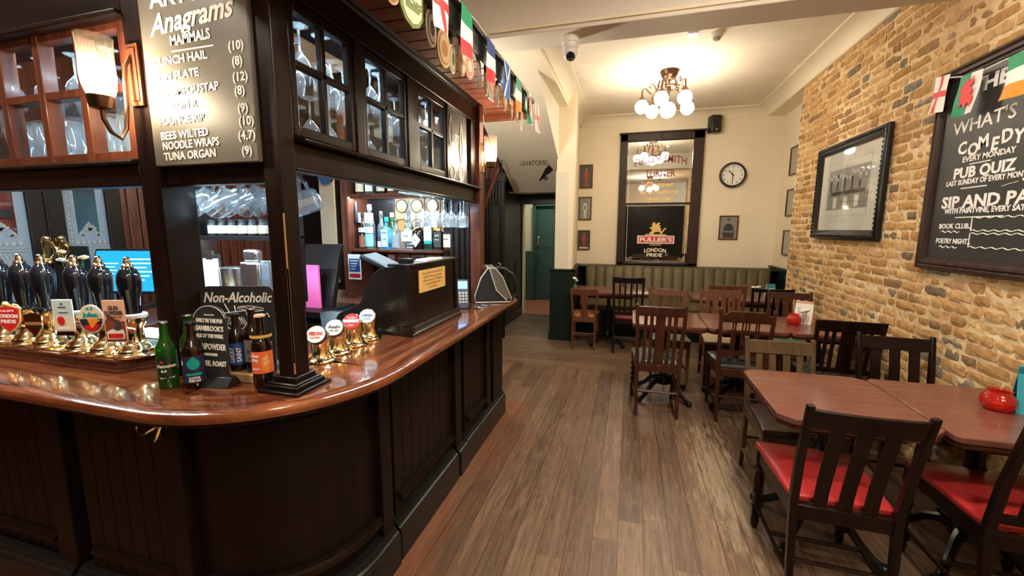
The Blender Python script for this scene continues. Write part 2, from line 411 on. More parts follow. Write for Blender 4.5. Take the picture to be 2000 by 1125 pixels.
# brick wall: every brick a slightly uneven block on a mortar bed, all one wall
def brick_mat():
    m, t, b = nt('london stock brick')
    at = N(t, 'ShaderNodeAttribute'); at.attribute_name = 'tint'
    f = noise(t, coords(t), 26, 5, .65)
    c = ramp(t, at.outputs['Fac'], [(0, (.20, .15, .10)), (.14, (.34, .20, .09)), (.32, (.46, .25, .09)), (.55, (.60, .34, .125)), (.78, (.68, .43, .18)), (.93, (.58, .32, .17)), (1, (.24, .215, .17))])
    mx = N(t, 'ShaderNodeMix', data_type='RGBA', blend_type='MULTIPLY'); mx.inputs['Factor'].default_value = 1
    L(t, c, mx.inputs['A']); L(t, ramp(t, f, [(.3, (.62, .58, .54)), (.6, (1, 1, 1))]), mx.inputs['B'])
    L(t, mx.outputs['Result'], b.inputs['Base Color']); b.inputs['Roughness'].default_value = .85
    bump(t, b, noise(t, coords(t), 60, 6, .7), .6, .006); return m
M['brick'] = brick_mat()
def mortar_mat():
    m, t, b = nt('lime mortar')
    sp = noise(t, coords(t), 1.6, 5, .65); fi = noise(t, coords(t), 30, 4)
    mx = N(t, 'ShaderNodeMix', data_type='RGBA', blend_type='MULTIPLY'); mx.inputs['Factor'].default_value = 1
    L(t, ramp(t, sp, [(.38, (.62, .40, .18)), (.60, (.84, .65, .39))]), mx.inputs['A']); L(t, ramp(t, fi, [(.3, (.82, .80, .78)), (.6, (1, 1, 1))]), mx.inputs['B'])
    L(t, mx.outputs['Result'], b.inputs['Base Color']); b.inputs['Roughness'].default_value = .9
    bump(t, b, noise(t, coords(t), 90, 4), .4, .005); return m
M['mortar'] = mortar_mat()
def brick_wall():
    rnd = random.Random(3); me = bpy.data.meshes.new('wall_right'); V = []; Fc = []; MI = []; TI = []
    Y0, Y1, ch = -2.6, 5.93, .0705
    def addbox(y0, y1, z0, z1, tint):
        o = len(V); nx, nz = 4, 3
        d = .001+rnd.random()*.008; tl = rnd.uniform(-.002, .002)
        for i in range(nx+1):
            for j in range(nz+1):
                edge = (i in (0, nx)) or (j in (0, nz))
                corner = (i in (0, nx)) and (j in (0, nz))
                y = y0+(y1-y0)*i/nx + rnd.uniform(-.004, .004) + (0 if not corner else (.004 if i == 0 else -.004))
                z = z0+(z1-z0)*j/nz + rnd.uniform(-.004, .004) + (0 if not corner else (.003 if j == 0 else -.003))
                x = XR-d-rnd.uniform(0, .0035)+(.004 if edge else 0)+tl*(j-1)
                V.append((x, y, z))
        for i in range(nx):
            for j in range(nz):
                a = o+i*(nz+1)+j; Fc.append((a, a+1, a+nz+2, a+nz+1)); MI.append(0); TI.append(tint+rnd.uniform(-.04, .04))
        ring = [o+j for j in range(nz+1)]+[o+i*(nz+1)+nz for i in range(1, nx+1)]+[o+nx*(nz+1)+j for j in range(nz-1, -1, -1)]+[o+i*(nz+1) for i in range(nx-1, 0, -1)]
        o2 = len(V)
        for r in ring: V.append((XR+.03, V[r][1], V[r][2]))
        n = len(ring)
        for k in range(n): Fc.append((ring[k], ring[(k+1) % n], o2+(k+1) % n, o2+k)); MI.append(0); TI.append(tint)
    z = .005; row = 0
    while z < ZC-.02:
        y = Y0 - rnd.uniform(0, .2)
        while y < Y1:
            header = rnd.random() < (.72 if row % 2 else .30)
            l = (.098 if header else .205)+rnd.uniform(-.015, .015)
            ye = min(y+l, Y1+rnd.uniform(-.012, .006))
            r = rnd.random()
            tint = rnd.uniform(.35, .85) if r < .74 else (rnd.uniform(.1, .35) if r < .88 else (rnd.uniform(.86, .95) if r < .95 else rnd.choice((0.02, 1.0))))
            if ye-y > .03 and y > Y0: addbox(y, ye, z+rnd.uniform(-.002, .002), z+ch-.014+rnd.uniform(-.005, .003), tint)
            y = ye+.014+rnd.uniform(-.004, .006)
        z += ch; row += 1
    # mortar bed, uneven
    o = len(V); ny, nz = 260, 100
    for i in range(ny+1):
        for j in range(nz+1):
            V.append((XR+rnd.uniform(-.0055, .003), Y0+(Y1-.005-Y0)*i/ny, (ZC+.02)*j/nz))
    for i in range(ny):
        for j in range(nz):
            a = o+i*(nz+1)+j; Fc.append((a, a+1, a+nz+2, a+nz+1)); MI.append(1); TI.append(.5)
    o = len(V)
    for x, y in ((XR, Y1-.005), (XR+.25, Y1-.005), (XR+.25, Y0), (XR, Y0)):
        V.append((x, y, 0)); V.append((x, y, ZC))
    for a, b in ((0, 1), (1, 2), (2, 3)): Fc.append((o+2*a, o+2*b, o+2*b+1, o+2*a+1)); MI.append(1); TI.append(.5)
    me.from_pydata(V, [], Fc); me.materials.append(M['brick']); me.materials.append(M['mortar'])
    me.polygons.foreach_set('material_index', MI)
    at = me.attributes.new('tint', 'FLOAT', 'FACE'); at.data.foreach_set('value', TI)
    ob = bpy.data.objects.new('wall_right', me); COL.objects.link(ob); struct(ob)
brick_wall()
# far recess
XS = 2.1
struct(MB().box(-1.0, XS+.1, YF, YF+.15, 0, ZC).build('wall_far', 'cream'))
struct(MB().box(XS, XS+.1, 5.93, YF, 0, ZC).build('wall_right_recess', 'cream'))
struct(MB().box(1.88, XS, 3.53, YF, 3.215, ZC).build('trim_3', 'cream'))                    # downstand above the recess
struct(MB().prism([(-1.0, 5.75), (-.765, 5.75), (-.765, 5.8), (-.88, YF), (-1.0, YF)], 0, ZC, 'z').build('wall_nib', 'cream'))
struct(MB().box(-1.0, -.865, 3.53, 5.75, 3.17, ZC).build('trim_4', 'cream'))                # downstand over the stair
struct(MB().prism([(4.05, ZC), (5.75, 2.50), (5.75, ZC)], -1.0, -.985, 'x').build('trim_14', 'stairp'))
struct(MB().box(-1.012, -.83, 5.742, 5.75, 1.0, 2.33).build('trim_5', 'stairp', bevel=.003))
def cove(name, pts, ax, a, b): return struct(MB().prism(pts, a, b, ax).build(name, 'cream', ang=20))
def cv(x, s, w=.17, h=.13):       # quarter-hollow section from the ceiling (far from the wall) down the wall
    p = [(x, ZC), (x-s*w, ZC), (x-s*w, ZC-.012)]
    for k in range(1, 6):
        a = PI/2*k/6; p.append((x-s*(w-(w-.012)*math.sin(a)), ZC-.012-(h-.012)*(1-math.cos(a))))
    return p+[(x-s*.01, ZC-h), (x, ZC-h)]
cove('trim_6', cv(1.88, 1), 'y', 3.53, YF)
cove('trim_7', cv(-.865, -1), 'y', 3.53, YF)
cove('trim_8', cv(YF, 1), 'x', -.95, 1.88)
# left street wall with the private entrance, other walls
struct(MB().box(XL-.1, XL, YB, 1.50, 0, ZC).box(XL-.1, XL, 2.50, 9.3, 0, ZC).box(XL-.1, XL, 1.50, 2.50, 2.15, ZC).build('wall_left', 'maho'))
wb = MB()
for k in range(26): wb.box(XL, XL+.018, 2.54+k*.09, 2.54+k*.09+.078, 0, 2.2)
struct(wb.build('trim_9', 'maho', bevel=.004))
struct(MB().box(XL, 2.2, YB-.1, YB, 0, ZC).box(XL, 2.2, YB, YB+.02, 0, 2.5, 1).build('wall_back', ['cream', 'dark2']))
struct(MB().box(XL, -2.62, 4.3, 4.4, 0, ZC).box(-2.62, -1.9, 4.3, 4.4, 0, ZC, 1).box(-3.62, -3.42, 4.27, 4.3, .9, 2.5, 2).build('wall_bar_back', ['dark2', 'dark', 'cream']))
# dark panelling below the stair, door frame, corridor
M['maroon wall'] = pm('maroon wall paint', (.16, .045, .04), .6, var=.08)
st = MB().box(-2.0, -1.905, 5.66, 7.36, 0, 2.25)
for k in range(4): st.box(-1.905, -1.893, 5.70+k*.41, 5.70+k*.41+.33, .25, 1.0)
st.box(-1.905, -1.88, 5.66, 7.36, 0, .16)
struct(st.build('wall_stair', 'black', bevel=.004))
struct(MB().box(XL, -2.0, 6.3, 6.4, 0, ZC).build('wall_stair_back', 'maroon wall'))
d = MB().box(-1.2, -1.0, 7.36, 7.46, 0, ZC).box(-2.6, -1.2, 7.36, 7.46, 2.0, ZC).box(-1.98, -1.885, 7.36, 7.46, 0, 2.0)
d.box(-2.0, -1.885, 7.33, 7.36, 0, 2.12).box(-1.30, -1.2, 7.33, 7.36, 0, 2.12).box(-2.0, -1.0, 7.32, 7.36, 2.0, 2.14).box(-2.0, -1.0, 7.26, 7.36, 2.14, 2.18)
struct(d.build('wall_door', 'black', bevel=.005))
struct(MB().box(-1.885, -1.86, 7.34, 7.47, 0, 2.0).build('trim_10', 'cream'))
struct(MB().box(-2.9, -2.8, 7.46, 9.2, 0, 2.6).box(-2.9, -.9, 9.1, 9.2, 0, 2.6).box(-1.05, -.95, 7.46, 9.2, 0, 2.6).box(-2.9, -.95, 7.46, 9.2, 2.6, 2.65).build('wall_corridor', 'cream'))
struct(MB().box(-2.35, -2.03, 8.85, 8.98, 0, 1.05).box(-2.37, -2.01, 8.84, 8.99, 1.05, 1.08).box(-2.37, -2.02, 8.83, 8.99, 0, .14).box(-2.35, -2.02, 8.98, 9.1, 0, 1.05).build('trim_11', 'greend', bevel=.004))
struct(MB().box(-2.06, -2.0, 8.9, 9.08, 0, 2.1).box(-2.06, -1.2, 8.9, 9.08, 2.05, 2.12).build('trim_12', 'greend', bevel=.004))
dr = struct(MB().box(-2.0, -1.25, 9.0, 9.05, .01, 2.05).box(-1.93, -1.62, 8.99, 9.0, 1.15, 1.9).box(-1.93, -1.62, 8.99, 9.0, .15, .85).build('door_2', 'greend', bevel=.008))
h = MB().box(-1.965, -1.925, 8.985, 9.0, 1.17, 1.40, 0).tube([(-1.945, 8.99, 1.2), (-1.945, 8.94, 1.22), (-1.945, 8.94, 1.36), (-1.945, 8.99, 1.38)], .011, 8, 0).box(-1.965, -1.925, 8.985, 9.0, .80, .98, 1)
h.build('handle', ['brass', 'steel'], dr)
dl = struct(MB().box(-2.70, -2.33, 9.06, 9.1, 0, 2.1).build('door_3', 'greend'))
MB().box(-2.66, -2.38, 9.05, 9.06, 1.12, 1.9).build('pane', 'label teal', dl)
q = MB(); X = FY(-2.44, 9.045, 0); q.disc(.10, .10, X @ Matrix.Translation((-.02, 1.42, 0)), 0)
q.build('blue_notice', [emit('notice blue', (.1, .5, .8), .9)], dl)
q = MB().rect(-.18, .06, .98, 1.12, X, .004, 0); q.text('Toilets', X @ Matrix.Translation((-.06, 1.06, .004)), .05, .18, 1).text('EXIT', X @ Matrix.Translation((-.06, 1.0, .004)), .045, .16, 1)
e1 = one(MB().box(-2.56, -2.40, 9.03, 9.06, 1.95, 2.01), 'exit_sign', 'exit', 'small glowing green sign above the glazed corridor door', 'sign', (-2.48, 9.06, 1.95))
# stair soffit, sloped, with the painted direction
so = MB().prism([(4.05, ZC), (6.55, 2.13), (6.62, 2.16), (4.2, ZC)], -1.82, -1.0, 'x')
so.prism([(6.55, 2.13), (6.62, 2.16), (7.36, 2.2), (7.36, 2.17)], -2.0, -1.0, 'x')
sob = struct(so.build('ceiling_stair', 'stairp'))
sd = Vector((0, -2.5, ZC-2.13)).normalized()
def soff(x, y): return (x, y, 2.13+(6.55-y)*(ZC-2.13)/2.5)
tx = MB(); X = frame(soff(-1.345, 5.90), (1, 0, 0), sd) @ Matrix.Diagonal((1, 1.9, 1, 1))
tx.text('LAVATORIES', X, .088, .40, 0)
Xh = X @ Matrix.Translation((.13, -.10, .001)) @ Matrix.Rotation(.6, 4, 'Z')
tx.rect(.02, .12, -.035, .04, Xh, .001, 0)
tx.plate([(.02, -.03), (.02, .035), (-.05, .02), (-.17, -.005), (-.17, -.025), (-.05, -.02)], Xh, .001, 0)
for k in range(3): tx.rect(-.10, -.03, -.05-k*.018+.018, -.038-k*.018+.018, Xh, .001, 0)
tx.build('painted_lettering', 'blackpl', sob)
# wainscot of the recess
gw = MB().box(-1.062, -.73, 5.70, 5.742, .12, .985).box(-1.075, -.715, 5.68, 5.742, 0, .12).box(-1.08, -.71, 5.68, 5.745, .985, 1.01)
gw.prism([(-.73, 5.70), (-.715, 5.70), (-.79, 6.80), (-.86, 6.80), (-.765, 5.8)], .0, .985, 'z').prism([(-.77, 5.68), (-.705, 5.68), (-.79, 6.80), (-.87, 6.80)], .985, 1.01, 'z')
gw.box(-.9, XS, YF-.03, YF, 0, .97).box(-.9, XS, 6.78, YF, .955, .975).box(XS-.03, XS, 5.93, YF, 0, 1.0).box(XS-.05, XS, 5.93, YF, 1.0, 1.02)
struct(gw.build('trim_13', 'green', bevel=.005))
# private entrance
D1 = struct(MB().box(XL-.05, XL, 1.50, 1.62, 0, 2.15).box(XL-.05, XL, 1.93, 2.13, 0, 2.15).box(XL-.05, XL, 2.40, 2.50, 0, 2.15).box(XL-.05, XL, 1.62, 1.93, 0, .95).box(XL-.05, XL, 2.13, 2.40, 0, .95).box(XL-.05, XL, 1.62, 1.93, 1.98, 2.15).box(XL-.05, XL, 2.13, 2.40, 1.98, 2.15).box(XL, XL+.012, 2.02, 2.035, 0, 2.15).build('door_1', 'dark2', bevel=.004))
for y0, y1 in ((1.62, 1.93), (2.13, 2.40)):
    ym = (y0+y1)/2+.015
    g = MB().plate([(y0, .95), (y1, .95), (y1, 1.98), (y1-.055, 1.98), (y1-.055, 1.50), (ym, 1.60), (y0+.075, 1.50), (y0+.075, 1.98), (y0, 1.98)], FX(XL-.03, 0, 0), .006, 0)
    o = g.build('etched_pane', 'frost', D1)
    g = MB().plate([(y1-.055, 1.98), (y1-.055, 1.50), (ym, 1.60), (y0+.075, 1.50), (y0+.075, 1.98)], FX(XL-.03, 0, 0), .004, 0)
    g.build('clear_pane', 'pane', D1)
    Xm = frame((XL-.022, ym, 0), (0, -1, 0), (0, 0, 1))
    e = MB(); 
    e.text('PRIVATE', Xm @ Matrix.Translation((0, 1.335, -.004)), .055, .17, 0, off=.001).text('ENTRANCE', Xm @ Matrix.Translation((0, 1.275, -.004)), .055, .19, 0, off=.001)
    for k in range(6): e.disc(.022, .03, Xm @ Matrix.Translation((-.085+k*.034, 1.44, -.006)), 0)
    for k, (a, b, s) in enumerate(((0, 1.53, .05), (-.05, 1.49, .03), (.05, 1.49, .03))):
        for r in range(5): e.disc(s*.35, s, Xm @ Matrix.Translation((a, b, -.006)) @ Matrix.Rotation(-1+.5*r, 4, 'Z') @ Matrix.Translation((0, s*.5, 0)), 0)
    for z in (1.405, 1.385, 1.255, 1.235): e.rect(-.12, .12, z, z+.005, Xm, .003, 0, -.006)
    for a, b in (((-.1, 1.08), (0, 1.18)), ((0, 1.18), (.1, 1.08)), ((-.1, 1.08), (0, .98)), ((0, .98), (.1, 1.08))): e.tube([(a[0], a[1], -.004), (b[0], b[1], -.004)], .004, 5, 0, Xm)
    for k in range(30): 
        z = .97+k*.034; e.disc(.022, .012, Xm @ Matrix.Translation((.118-.0 if y0 < 2 else .118, z, -.006)) @ Matrix.Rotation(.7 if k % 2 else -.7, 4, 'Z'), 0)
    for x in (.135, .102): e.rect(x-.002, x+.002, .95, 1.98, Xm, .003, 0, -.006)
    e.build('etching', 'photo grey', D1)
for i, y in enumerate((1.995, 2.075)):
    hb = MB(); X = FX(XL, y, 0)
    hb.plate([(-.028, 1.30), (.028, 1.30), (.022, 1.38), (.028, 1.47), (0, 1.50), (-.028, 1.47), (-.022, 1.38)], X, .012, 0)
    hb.tube([(0, 1.315, .01), (0, 1.325, .05), (.012, 1.36, .075), (.016, 1.40, .08), (0, 1.45, .05), (0, 1.475, .01)], [.014, .012, .011, .012, .014, .016], 8, 0, X)
    hb.sphere((XL+.02, y, 1.475), .026, 0, 12).sphere((XL+.02, y, 1.30), .022, 0, 12)
    hb.build('door_handle', 'brass', D1)
one(MB().box(XL-.5, XL-.48, 1.1, 2.06, .3, 2.3, 0).box(XL-.48, XL-.46, 1.78, 1.84, .3, 2.3, 2).box(XL-.48, XL-.46, 1.1, 2.06, 1.62, 1.69, 2).box(XL-.5, XL-.48, 2.06, 2.28, .3, 2.3, 0).box(XL-.5, XL-.48, 2.28, 2.9, .3, 2.3, 1), 'shopfront', ['outside red', 'outside blue', 'photo dark'],
    'red and blue shopfront outside, seen through the private entrance door', 'shopfront', (XL-.49, 1.8, .3))
# ================================================================ BAR COUNTER
CX, CY, CR = -1.42, 1.40, .57
S1, S2 = 2.18, 2.18+.57*PI/2
def bp(s, o):                                   # point on the bar line at arclength s, pushed o inwards
    if s < S1: return (-3.6+s, .83+o)
    if s < S2:
        a = -PI/2+(s-S1)/CR; return (CX+(CR-o)*math.cos(a), CY+(CR-o)*math.sin(a))
    return (CX+CR-o, CY+s-S2)
def sweep(mb, s0, s1, prof, m=0):               # prof: list of (offset, z), closed loop
    n = max(1, int((s1-s0)/.04)) if (s1 > S1 and s0 < S2) else 1
    k = len(prof); vs = []; fs = []
    for i in range(n+1):
        s = s0+(s1-s0)*i/n
        for o, z in prof:
            p = bp(s, o); vs.append((p[0], p[1], z))
    for i in range(n):
        for j in range(k):
            j2 = (j+1) % k; fs.append((i*k+j, i*k+j2, (i+1)*k+j2, (i+1)*k+j))
    fs.append(list(range(k))); fs.append([n*k+j for j in range(k)][::-1])
    mb.add(vs, fs, m)
def swbox(mb, s0, s1, o0, o1, z0, z1, m=0): sweep(mb, s0, s1, [(o0, z0), (o1, z0), (o1, z1), (o0, z1)], m)
BAR = thing('bar_counter', 'long curved dark panelled bar counter with a glossy mahogany top', 'bar counter', (-1.3, 1.5, 0))
def boards(mb, s0, s1, o, z0, z1, w=.078):
    n = max(1, round((s1-s0)/w))
    for i in range(n):
        a = s0+(s1-s0)*i/n; b = s0+(s1-s0)*(i+1)/n; swbox(mb, a+.0022, b-.0022, o, o+.02, z0, z1)
    swbox(mb, s0, s1, o+.008, o+.03, z0, z1)
SE = S2+(3.24-1.40)
def sy(y): return S2+y-CY
for s0, s1, o in ((0, 1.38, .17), (1.56, 2.125, .165), (sy(1.60), sy(2.26), .178), (sy(2.46), sy(2.86), .178)):
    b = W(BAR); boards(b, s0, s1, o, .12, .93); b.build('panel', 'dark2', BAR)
b = W(BAR); swbox(b, 2.125, sy(1.50), .185, .21, .1, .93); b.build('panel', 'dark2', BAR, ang=60)
for s0, s1, o in ((1.38, 1.49, .15), (2.05, 2.127, .145), (sy(1.46), sy(1.54), .150), (sy(2.26), sy(2.35), .150), (sy(2.86), sy(2.94), .155), (sy(3.0), SE, .150)):
    b = W(BAR); swbox(b, s0, s1, o, .21, .1, .945); b.build('stile', 'dark2', BAR, bevel=.004)
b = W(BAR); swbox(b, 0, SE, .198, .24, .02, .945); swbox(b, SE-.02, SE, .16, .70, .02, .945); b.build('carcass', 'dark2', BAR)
b = W(BAR)
for s0, s1 in ((0, 1.36), (1.58, 2.04), (2.14, sy(1.45)), (sy(1.62), sy(2.24)), (sy(2.48), sy(2.84))):
    sweep(b, s0, s1, [(.147, .262), (.20, .262), (.20, .292), (.158, .292), (.150, .280)])
b.build('panel_moulding', 'dark', BAR)
b = W(BAR)
for s0, s1, d in ((0, 1.48, 0), (1.5, 2.10, .006), (2.12, sy(1.54), 0), (sy(1.56), sy(2.24), .006), (sy(2.26), sy(2.40), 0), (sy(2.41), SE+.008, .006)):
    sweep(b, s0, s1, [(.118+d, 0), (.22, 0), (.22, .19), (.150+d, .19), (.146+d, .180), (.138+d, .178), (.134+d, .166), (.124+d, .160), (.122+d, .150), (.118+d, .146)])
b.build('skirting', 'black', BAR, ang=25)
b = W(BAR); sweep(b, 0, SE, [(.022, .960), (.024, .948), (.05, .938), (.075, .925), (.10, .915), (.13, .90), (.145, .885), (.22, .885), (.22, .964), (.022, .964)]); b.build('cornice', 'dark', BAR, ang=50)
# worktop with its grain running along the counter
def counter_mat():
    m, t, b = nt('counter mahogany')
    uv = N(t, 'ShaderNodeUVMap'); uv.uv_map = 'run'
    mp = N(t, 'ShaderNodeMapping'); mp.inputs['Scale'].default_value = (1.3, 17, 1); L(t, uv.outputs[0], mp.inputs[0])
    f = noise(t, mp.outputs[0], 1.6, 7, .62, 1.1)
    mp2 = N(t, 'ShaderNodeMapping'); mp2.inputs['Scale'].default_value = (.9, 4, 1); L(t, uv.outputs[0], mp2.inputs[0])
    g = noise(t, mp2.outputs[0], 1.3, 3, .5)
    c = ramp(t, f, [(.25, (.030, .007, .004)), (.45, (.13, .032, .012)), (.58, (.25, .072, .022)), (.75, (.46, .17, .05))])
    mx = N(t, 'ShaderNodeMix', data_type='RGBA', blend_type='MULTIPLY'); mx.inputs['Factor'].default_value = .8
    L(t, c, mx.inputs['A']); L(t, ramp(t, g, [(.3, (.45, .36, .34)), (.65, (1, 1, 1))]), mx.inputs['B'])
    L(t, mx.outputs['Result'], b.inputs['Base Color'])
    b.inputs['Roughness'].default_value = .16; b.inputs['Coat Weight'].default_value = .7; b.inputs['Coat Roughness'].default_value = .05
    bump(t, b, noise(t, coords(t), 9, 3), .05, .01)
    return m
M['counter'] = counter_mat()
def worktop():
    outer = [('s', s) for s in (0, .5, 1, 1.5, 1.9)]+[('s', S1+(S2-S1)*i/20) for i in range(21)]+[('s', S2+d) for d in (.4, .8, 1.2, 1.6)]
    YE = 3.30
    rings = [(.040, .968), (.040, .962), (.014, .963), (.004, .968), (0, .977), (.001, .988), (.006, .996), (.016, 1.0)]
    def out_pt(k, o):
        kind, s = outer[k]; return bp(s, o)
    pts_end = []
    n = len(outer)
    def ring_pts(o):
        P = [out_pt(k, o) for k in range(n)]
        r = .16
        for i in range(0, 9):
            a = PI/2*i/8; P.append((-.85-r+(r-o)*math.cos(a), YE-r+(r-o)*math.sin(a)))
        P.append((-1.35, YE-o)); P.append((-1.55, YE-o)); return P
    V = []; Fq = []; UV = []
    N0 = n+11
    for o, z in rings:
        for p in ring_pts(o): V.append((p[0], p[1], z))
    def inner(k, p):
        if k < n:
            s = outer[k][1]
            if s <= S1: return (p[0], 1.5)
            if s < S2: return (-1.55, 1.5)
            return (-1.55, p[1])
        return (-1.55, min(p[1], YE-.001*(k-n)))
    top = ring_pts(.016)
    rows = [.06, .2, .4, .6, .8, 1.0]
    for t_ in rows:
        for k, p in enumerate(top):
            q = inner(k, p); V.append((p[0]+(q[0]-p[0])*t_, p[1]+(q[1]-p[1])*t_, 1.0))
    R = len(rings)+len(rows)
    for r in range(R-1):
        for k in range(N0-1): Fq.append((r*N0+k, r*N0+k+1, (r+1)*N0+k+1, (r+1)*N0+k))
    acc = [0]
    for k in range(1, N0):
        a, c = top[k-1], top[k]; acc.append(acc[-1]+math.hypot(a[0]-c[0], a[1]-c[1]))
    me = bpy.data.meshes.new('worktop')
    ox = BAR.location
    me.from_pydata([(x-ox.x, y-ox.y, z) for x, y, z in V], [], Fq)
    uvl = me.uv_layers.new(name='run')
    for lp in me.loops:
        i = lp.vertex_index; r, k = divmod(i, N0); v = V[i]
        kk = min(k, n-1)
        d = 0 if r < len(rings) else math.hypot(v[0]-top[k][0], v[1]-top[k][1])
        uvl.data[lp.index].uv = (acc[k], d+.02*min(r, len(rings))/len(rings))
    me.materials.append(M['counter']); me.shade_smooth(); me.set_sharp_from_angle(angle=math.radians(35))
    o = bpy.data.objects.new('worktop', me); COL.objects.link(o); o.parent = BAR
    so = o.modifiers.new('solid', 'SOLIDIFY'); so.thickness = .02; so.offset = -1
worktop()
b = W(BAR); b.tube([(-1.545, .985, .875), (-1.545, .965, .873), (-1.56, .93, .858), (-1.575, .925, .87), (-1.58, .928, .885)], .006, 8).tube([(-1.535, .97, .87), (-1.535, .955, .84), (-1.53, .94, .822), (-1.525, .935, .83)], .005, 8).box(-1.555, -1.525, .975, .99, .835, .895)
b.build('coat_hook', 'brass', BAR)
# ================================================================ GANTRY
G = thing('bar_gantry', 'dark wooden gantry of posts and glazed cabinets over the bar counter', 'bar gantry', (-1.11, 1.14, 1.0))
def gpart(name, fn, mat='dark', bevel=.004, **k):
    b = W(G); fn(b); return b.build(name, mat, G, bevel=bevel, **k)
gpart('post', lambda b: b.box(-1.146, -1.078, 1.104, 1.172, 1.045, 2.47))
gpart('worn_edge', lambda b: b.prism([(-1.0815, 1.1025), (-1.0765, 1.1025), (-1.0765, 1.1075), (-1.0815, 1.1075)], 1.10, 1.42, 'z').prism([(-1.0805, 1.1025), (-1.0765, 1.1025), (-1.0765, 1.1065)], 1.06, 1.60, 'z'), 'badge wood', 0)
gpart('post_base', lambda b: b.box(-1.195, -1.03, 1.055, 1.222, 1.0, 1.012).box(-1.180, -1.045, 1.07, 1.207, 1.012, 1.026).prism([(-1.172, 1.078), (-1.052, 1.078), (-1.052, 1.198), (-1.172, 1.198)], 1.026, 1.034, 'z').box(-1.160, -1.064, 1.09, 1.186, 1.034, 1.052), bevel=.005)
gpart('post', lambda b: b.box(-1.69, -1.598, 1.10, 1.225, 1.0, 3.30))
gpart('post', lambda b: b.box(-1.14, -1.06, 2.885, 2.965, 1.0, 2.42), 'maho')
gpart('fluted_panel', lambda b: [b.box(-1.36+k*.045, -1.36+k*.045+.03, 2.90, 2.95, 1.0, 1.75) for k in range(5)]+[b.box(-1.36, -1.14, 2.915, 2.95, 1.0, 2.4)], 'dark')
gpart('lintel', lambda b: b.box(-1.14, -1.09, 1.172, 2.885, 1.748, 1.835).prism([(-1.14, 1.835), (-1.052, 1.835), (-1.048, 1.842), (-1.052, 1.850), (-1.09, 1.858), (-1.14, 1.858)], 1.19, 2.90, 'y').box(-1.13, -1.075, 1.172, 2.885, 1.742, 1.752))
gpart('top_rail', lambda b: b.box(-1.14, -1.088, 1.172, 2.96, 2.30, 2.42).box(-1.14, -1.072, 1.172, 2.96, 2.408, 2.425))
gpart('lintel', lambda b: b.box(-3.3, -1.69, 1.10, 1.16, 1.70, 1.775).prism([(1.10, 1.775), (1.075, 1.775), (1.07, 1.782), (1.08, 1.79), (1.10, 1.795), (1.16, 1.795)], -3.3, -1.69, 'x'))
gpart('lintel', lambda b: b.box(-1.598, -1.146, 1.12, 1.17, 1.70, 1.775))
gpart('top_rail', lambda b: b.box(-3.3, -1.69, 1.10, 1.16, 2.27, 2.62).box(-3.3, -1.69, 1.08, 1.16, 2.262, 2.28))
def sash_side(y0, y1, deco=False):
    z0, z1, x = 1.862, 2.297, -1.098; st_ = .028
    f = W(G)
    f.box(x-.03, x, y0, y0+st_, z0, z1).box(x-.03, x, y1-st_, y1, z0, z1).box(x-.03, x, y0+st_, y1-st_, z0, z0+.035).box(x-.03, x, y0+st_, y1-st_, z1-.035, z1)
    if not deco:
        ym = (y0+y1)/2; zm = (z0+z1)/2+.02
        f.box(x-.028, x-.003, ym-.012, ym+.012, z0+.03, z1-.03).box(x-.028, x-.003, y0+st_, y1-st_, zm-.012, zm+.012)
    o = f.build('sash', 'dark', G, bevel=.004)
    q = W(G); q.box(x-.018, x-.014, y0+.02, y1-.02, z0+.02, z1-.02); q.build('pane', 'pane', o).parent = o
    return o
for y0, y1 in ((1.195, 1.53), (1.585, 1.945), (2.045, 2.405)): sash_side(y0, y1)
for ya, yb_ in ((1.53, 1.585), (1.945, 2.045), (2.405, 2.43), (2.80, 2.885)): gpart('mullion', lambda b: b.box(-1.135, -1.092, ya, yb_, 1.858, 2.30))
DP = gpart('painted_panel', lambda b: b.box(-1.125, -1.118, 2.43, 2.80, 1.858, 2.30), 'photo dark', 0)
q = W(G); X = FX(-1.118, 2.615, 1.86)
def ear(cx, z0, z1, w): return [(cx+w*math.sin(PI*t)*(.6+.5*(1-t))*sg, z0+(z1-z0)*t) for sg, rng in ((1, range(13)), (-1, range(12, -1, -1))) for t in [i/12 for i in rng]]
q.tube([(p[0], p[1], .001) for p in ear(-.10, .20, .40, .028)], .0045, 5, 0, X).tube([(p[0], p[1], .001) for p in ear(.06, .13, .38, .03)], .0045, 5, 0, X)
q.disc(.12, .16, X @ Matrix.Translation((-.07, .165, 0)), 0, .001).disc(.05, .06, X @ Matrix.Translation((-.075, .19, .0012)), 1, .001)
q.text('PT', X @ Matrix.Translation((0, .25, 0)), .07, None, 0).text('Y', X @ Matrix.Translation((.0, .19, 0)), .07, None, 0)
q.tube([(p[0], p[1], .001) for p in ear(.06, 0, .13, .045)], .004, 5, 0, X).tube([(p[0], p[1], .001) for p in ear(-.08, 0, .1, .04)], .004, 5, 0, X)
for k in range(5): q.disc(.03, .035, X @ Matrix.Translation((.06, .02+k*.022, 0)), 0, .001)
q.build('painting', ['chalk', 'photo dark'], DP)
def front_sash():
    xs = [-3.10, -2.88, -2.655, -2.425, -2.195, -1.965, -1.735]; y = 1.125
    for i in range(0, 6, 3):
        f = W(G)
        for k in range(i if i == 0 else i+1, i+4):
            x = xs[k]; f.box(x-.017, x+.017, y-.005, y+.045, 1.795, 2.27)
        for z0, z1 in ((1.795, 1.83), (2.032, 2.062), (2.24, 2.27)): f.box(xs[i]+.0175, xs[i+3]-.01, y, y+.04, z0, z1)
        o = f.build('sash', 'maho', G, bevel=.003)
        q = W(G); q.box(xs[i]+.0175, xs[i+3], y+.018, y+.022, 1.80, 2.26); q.build('pane', 'pane', o)
front_sash()
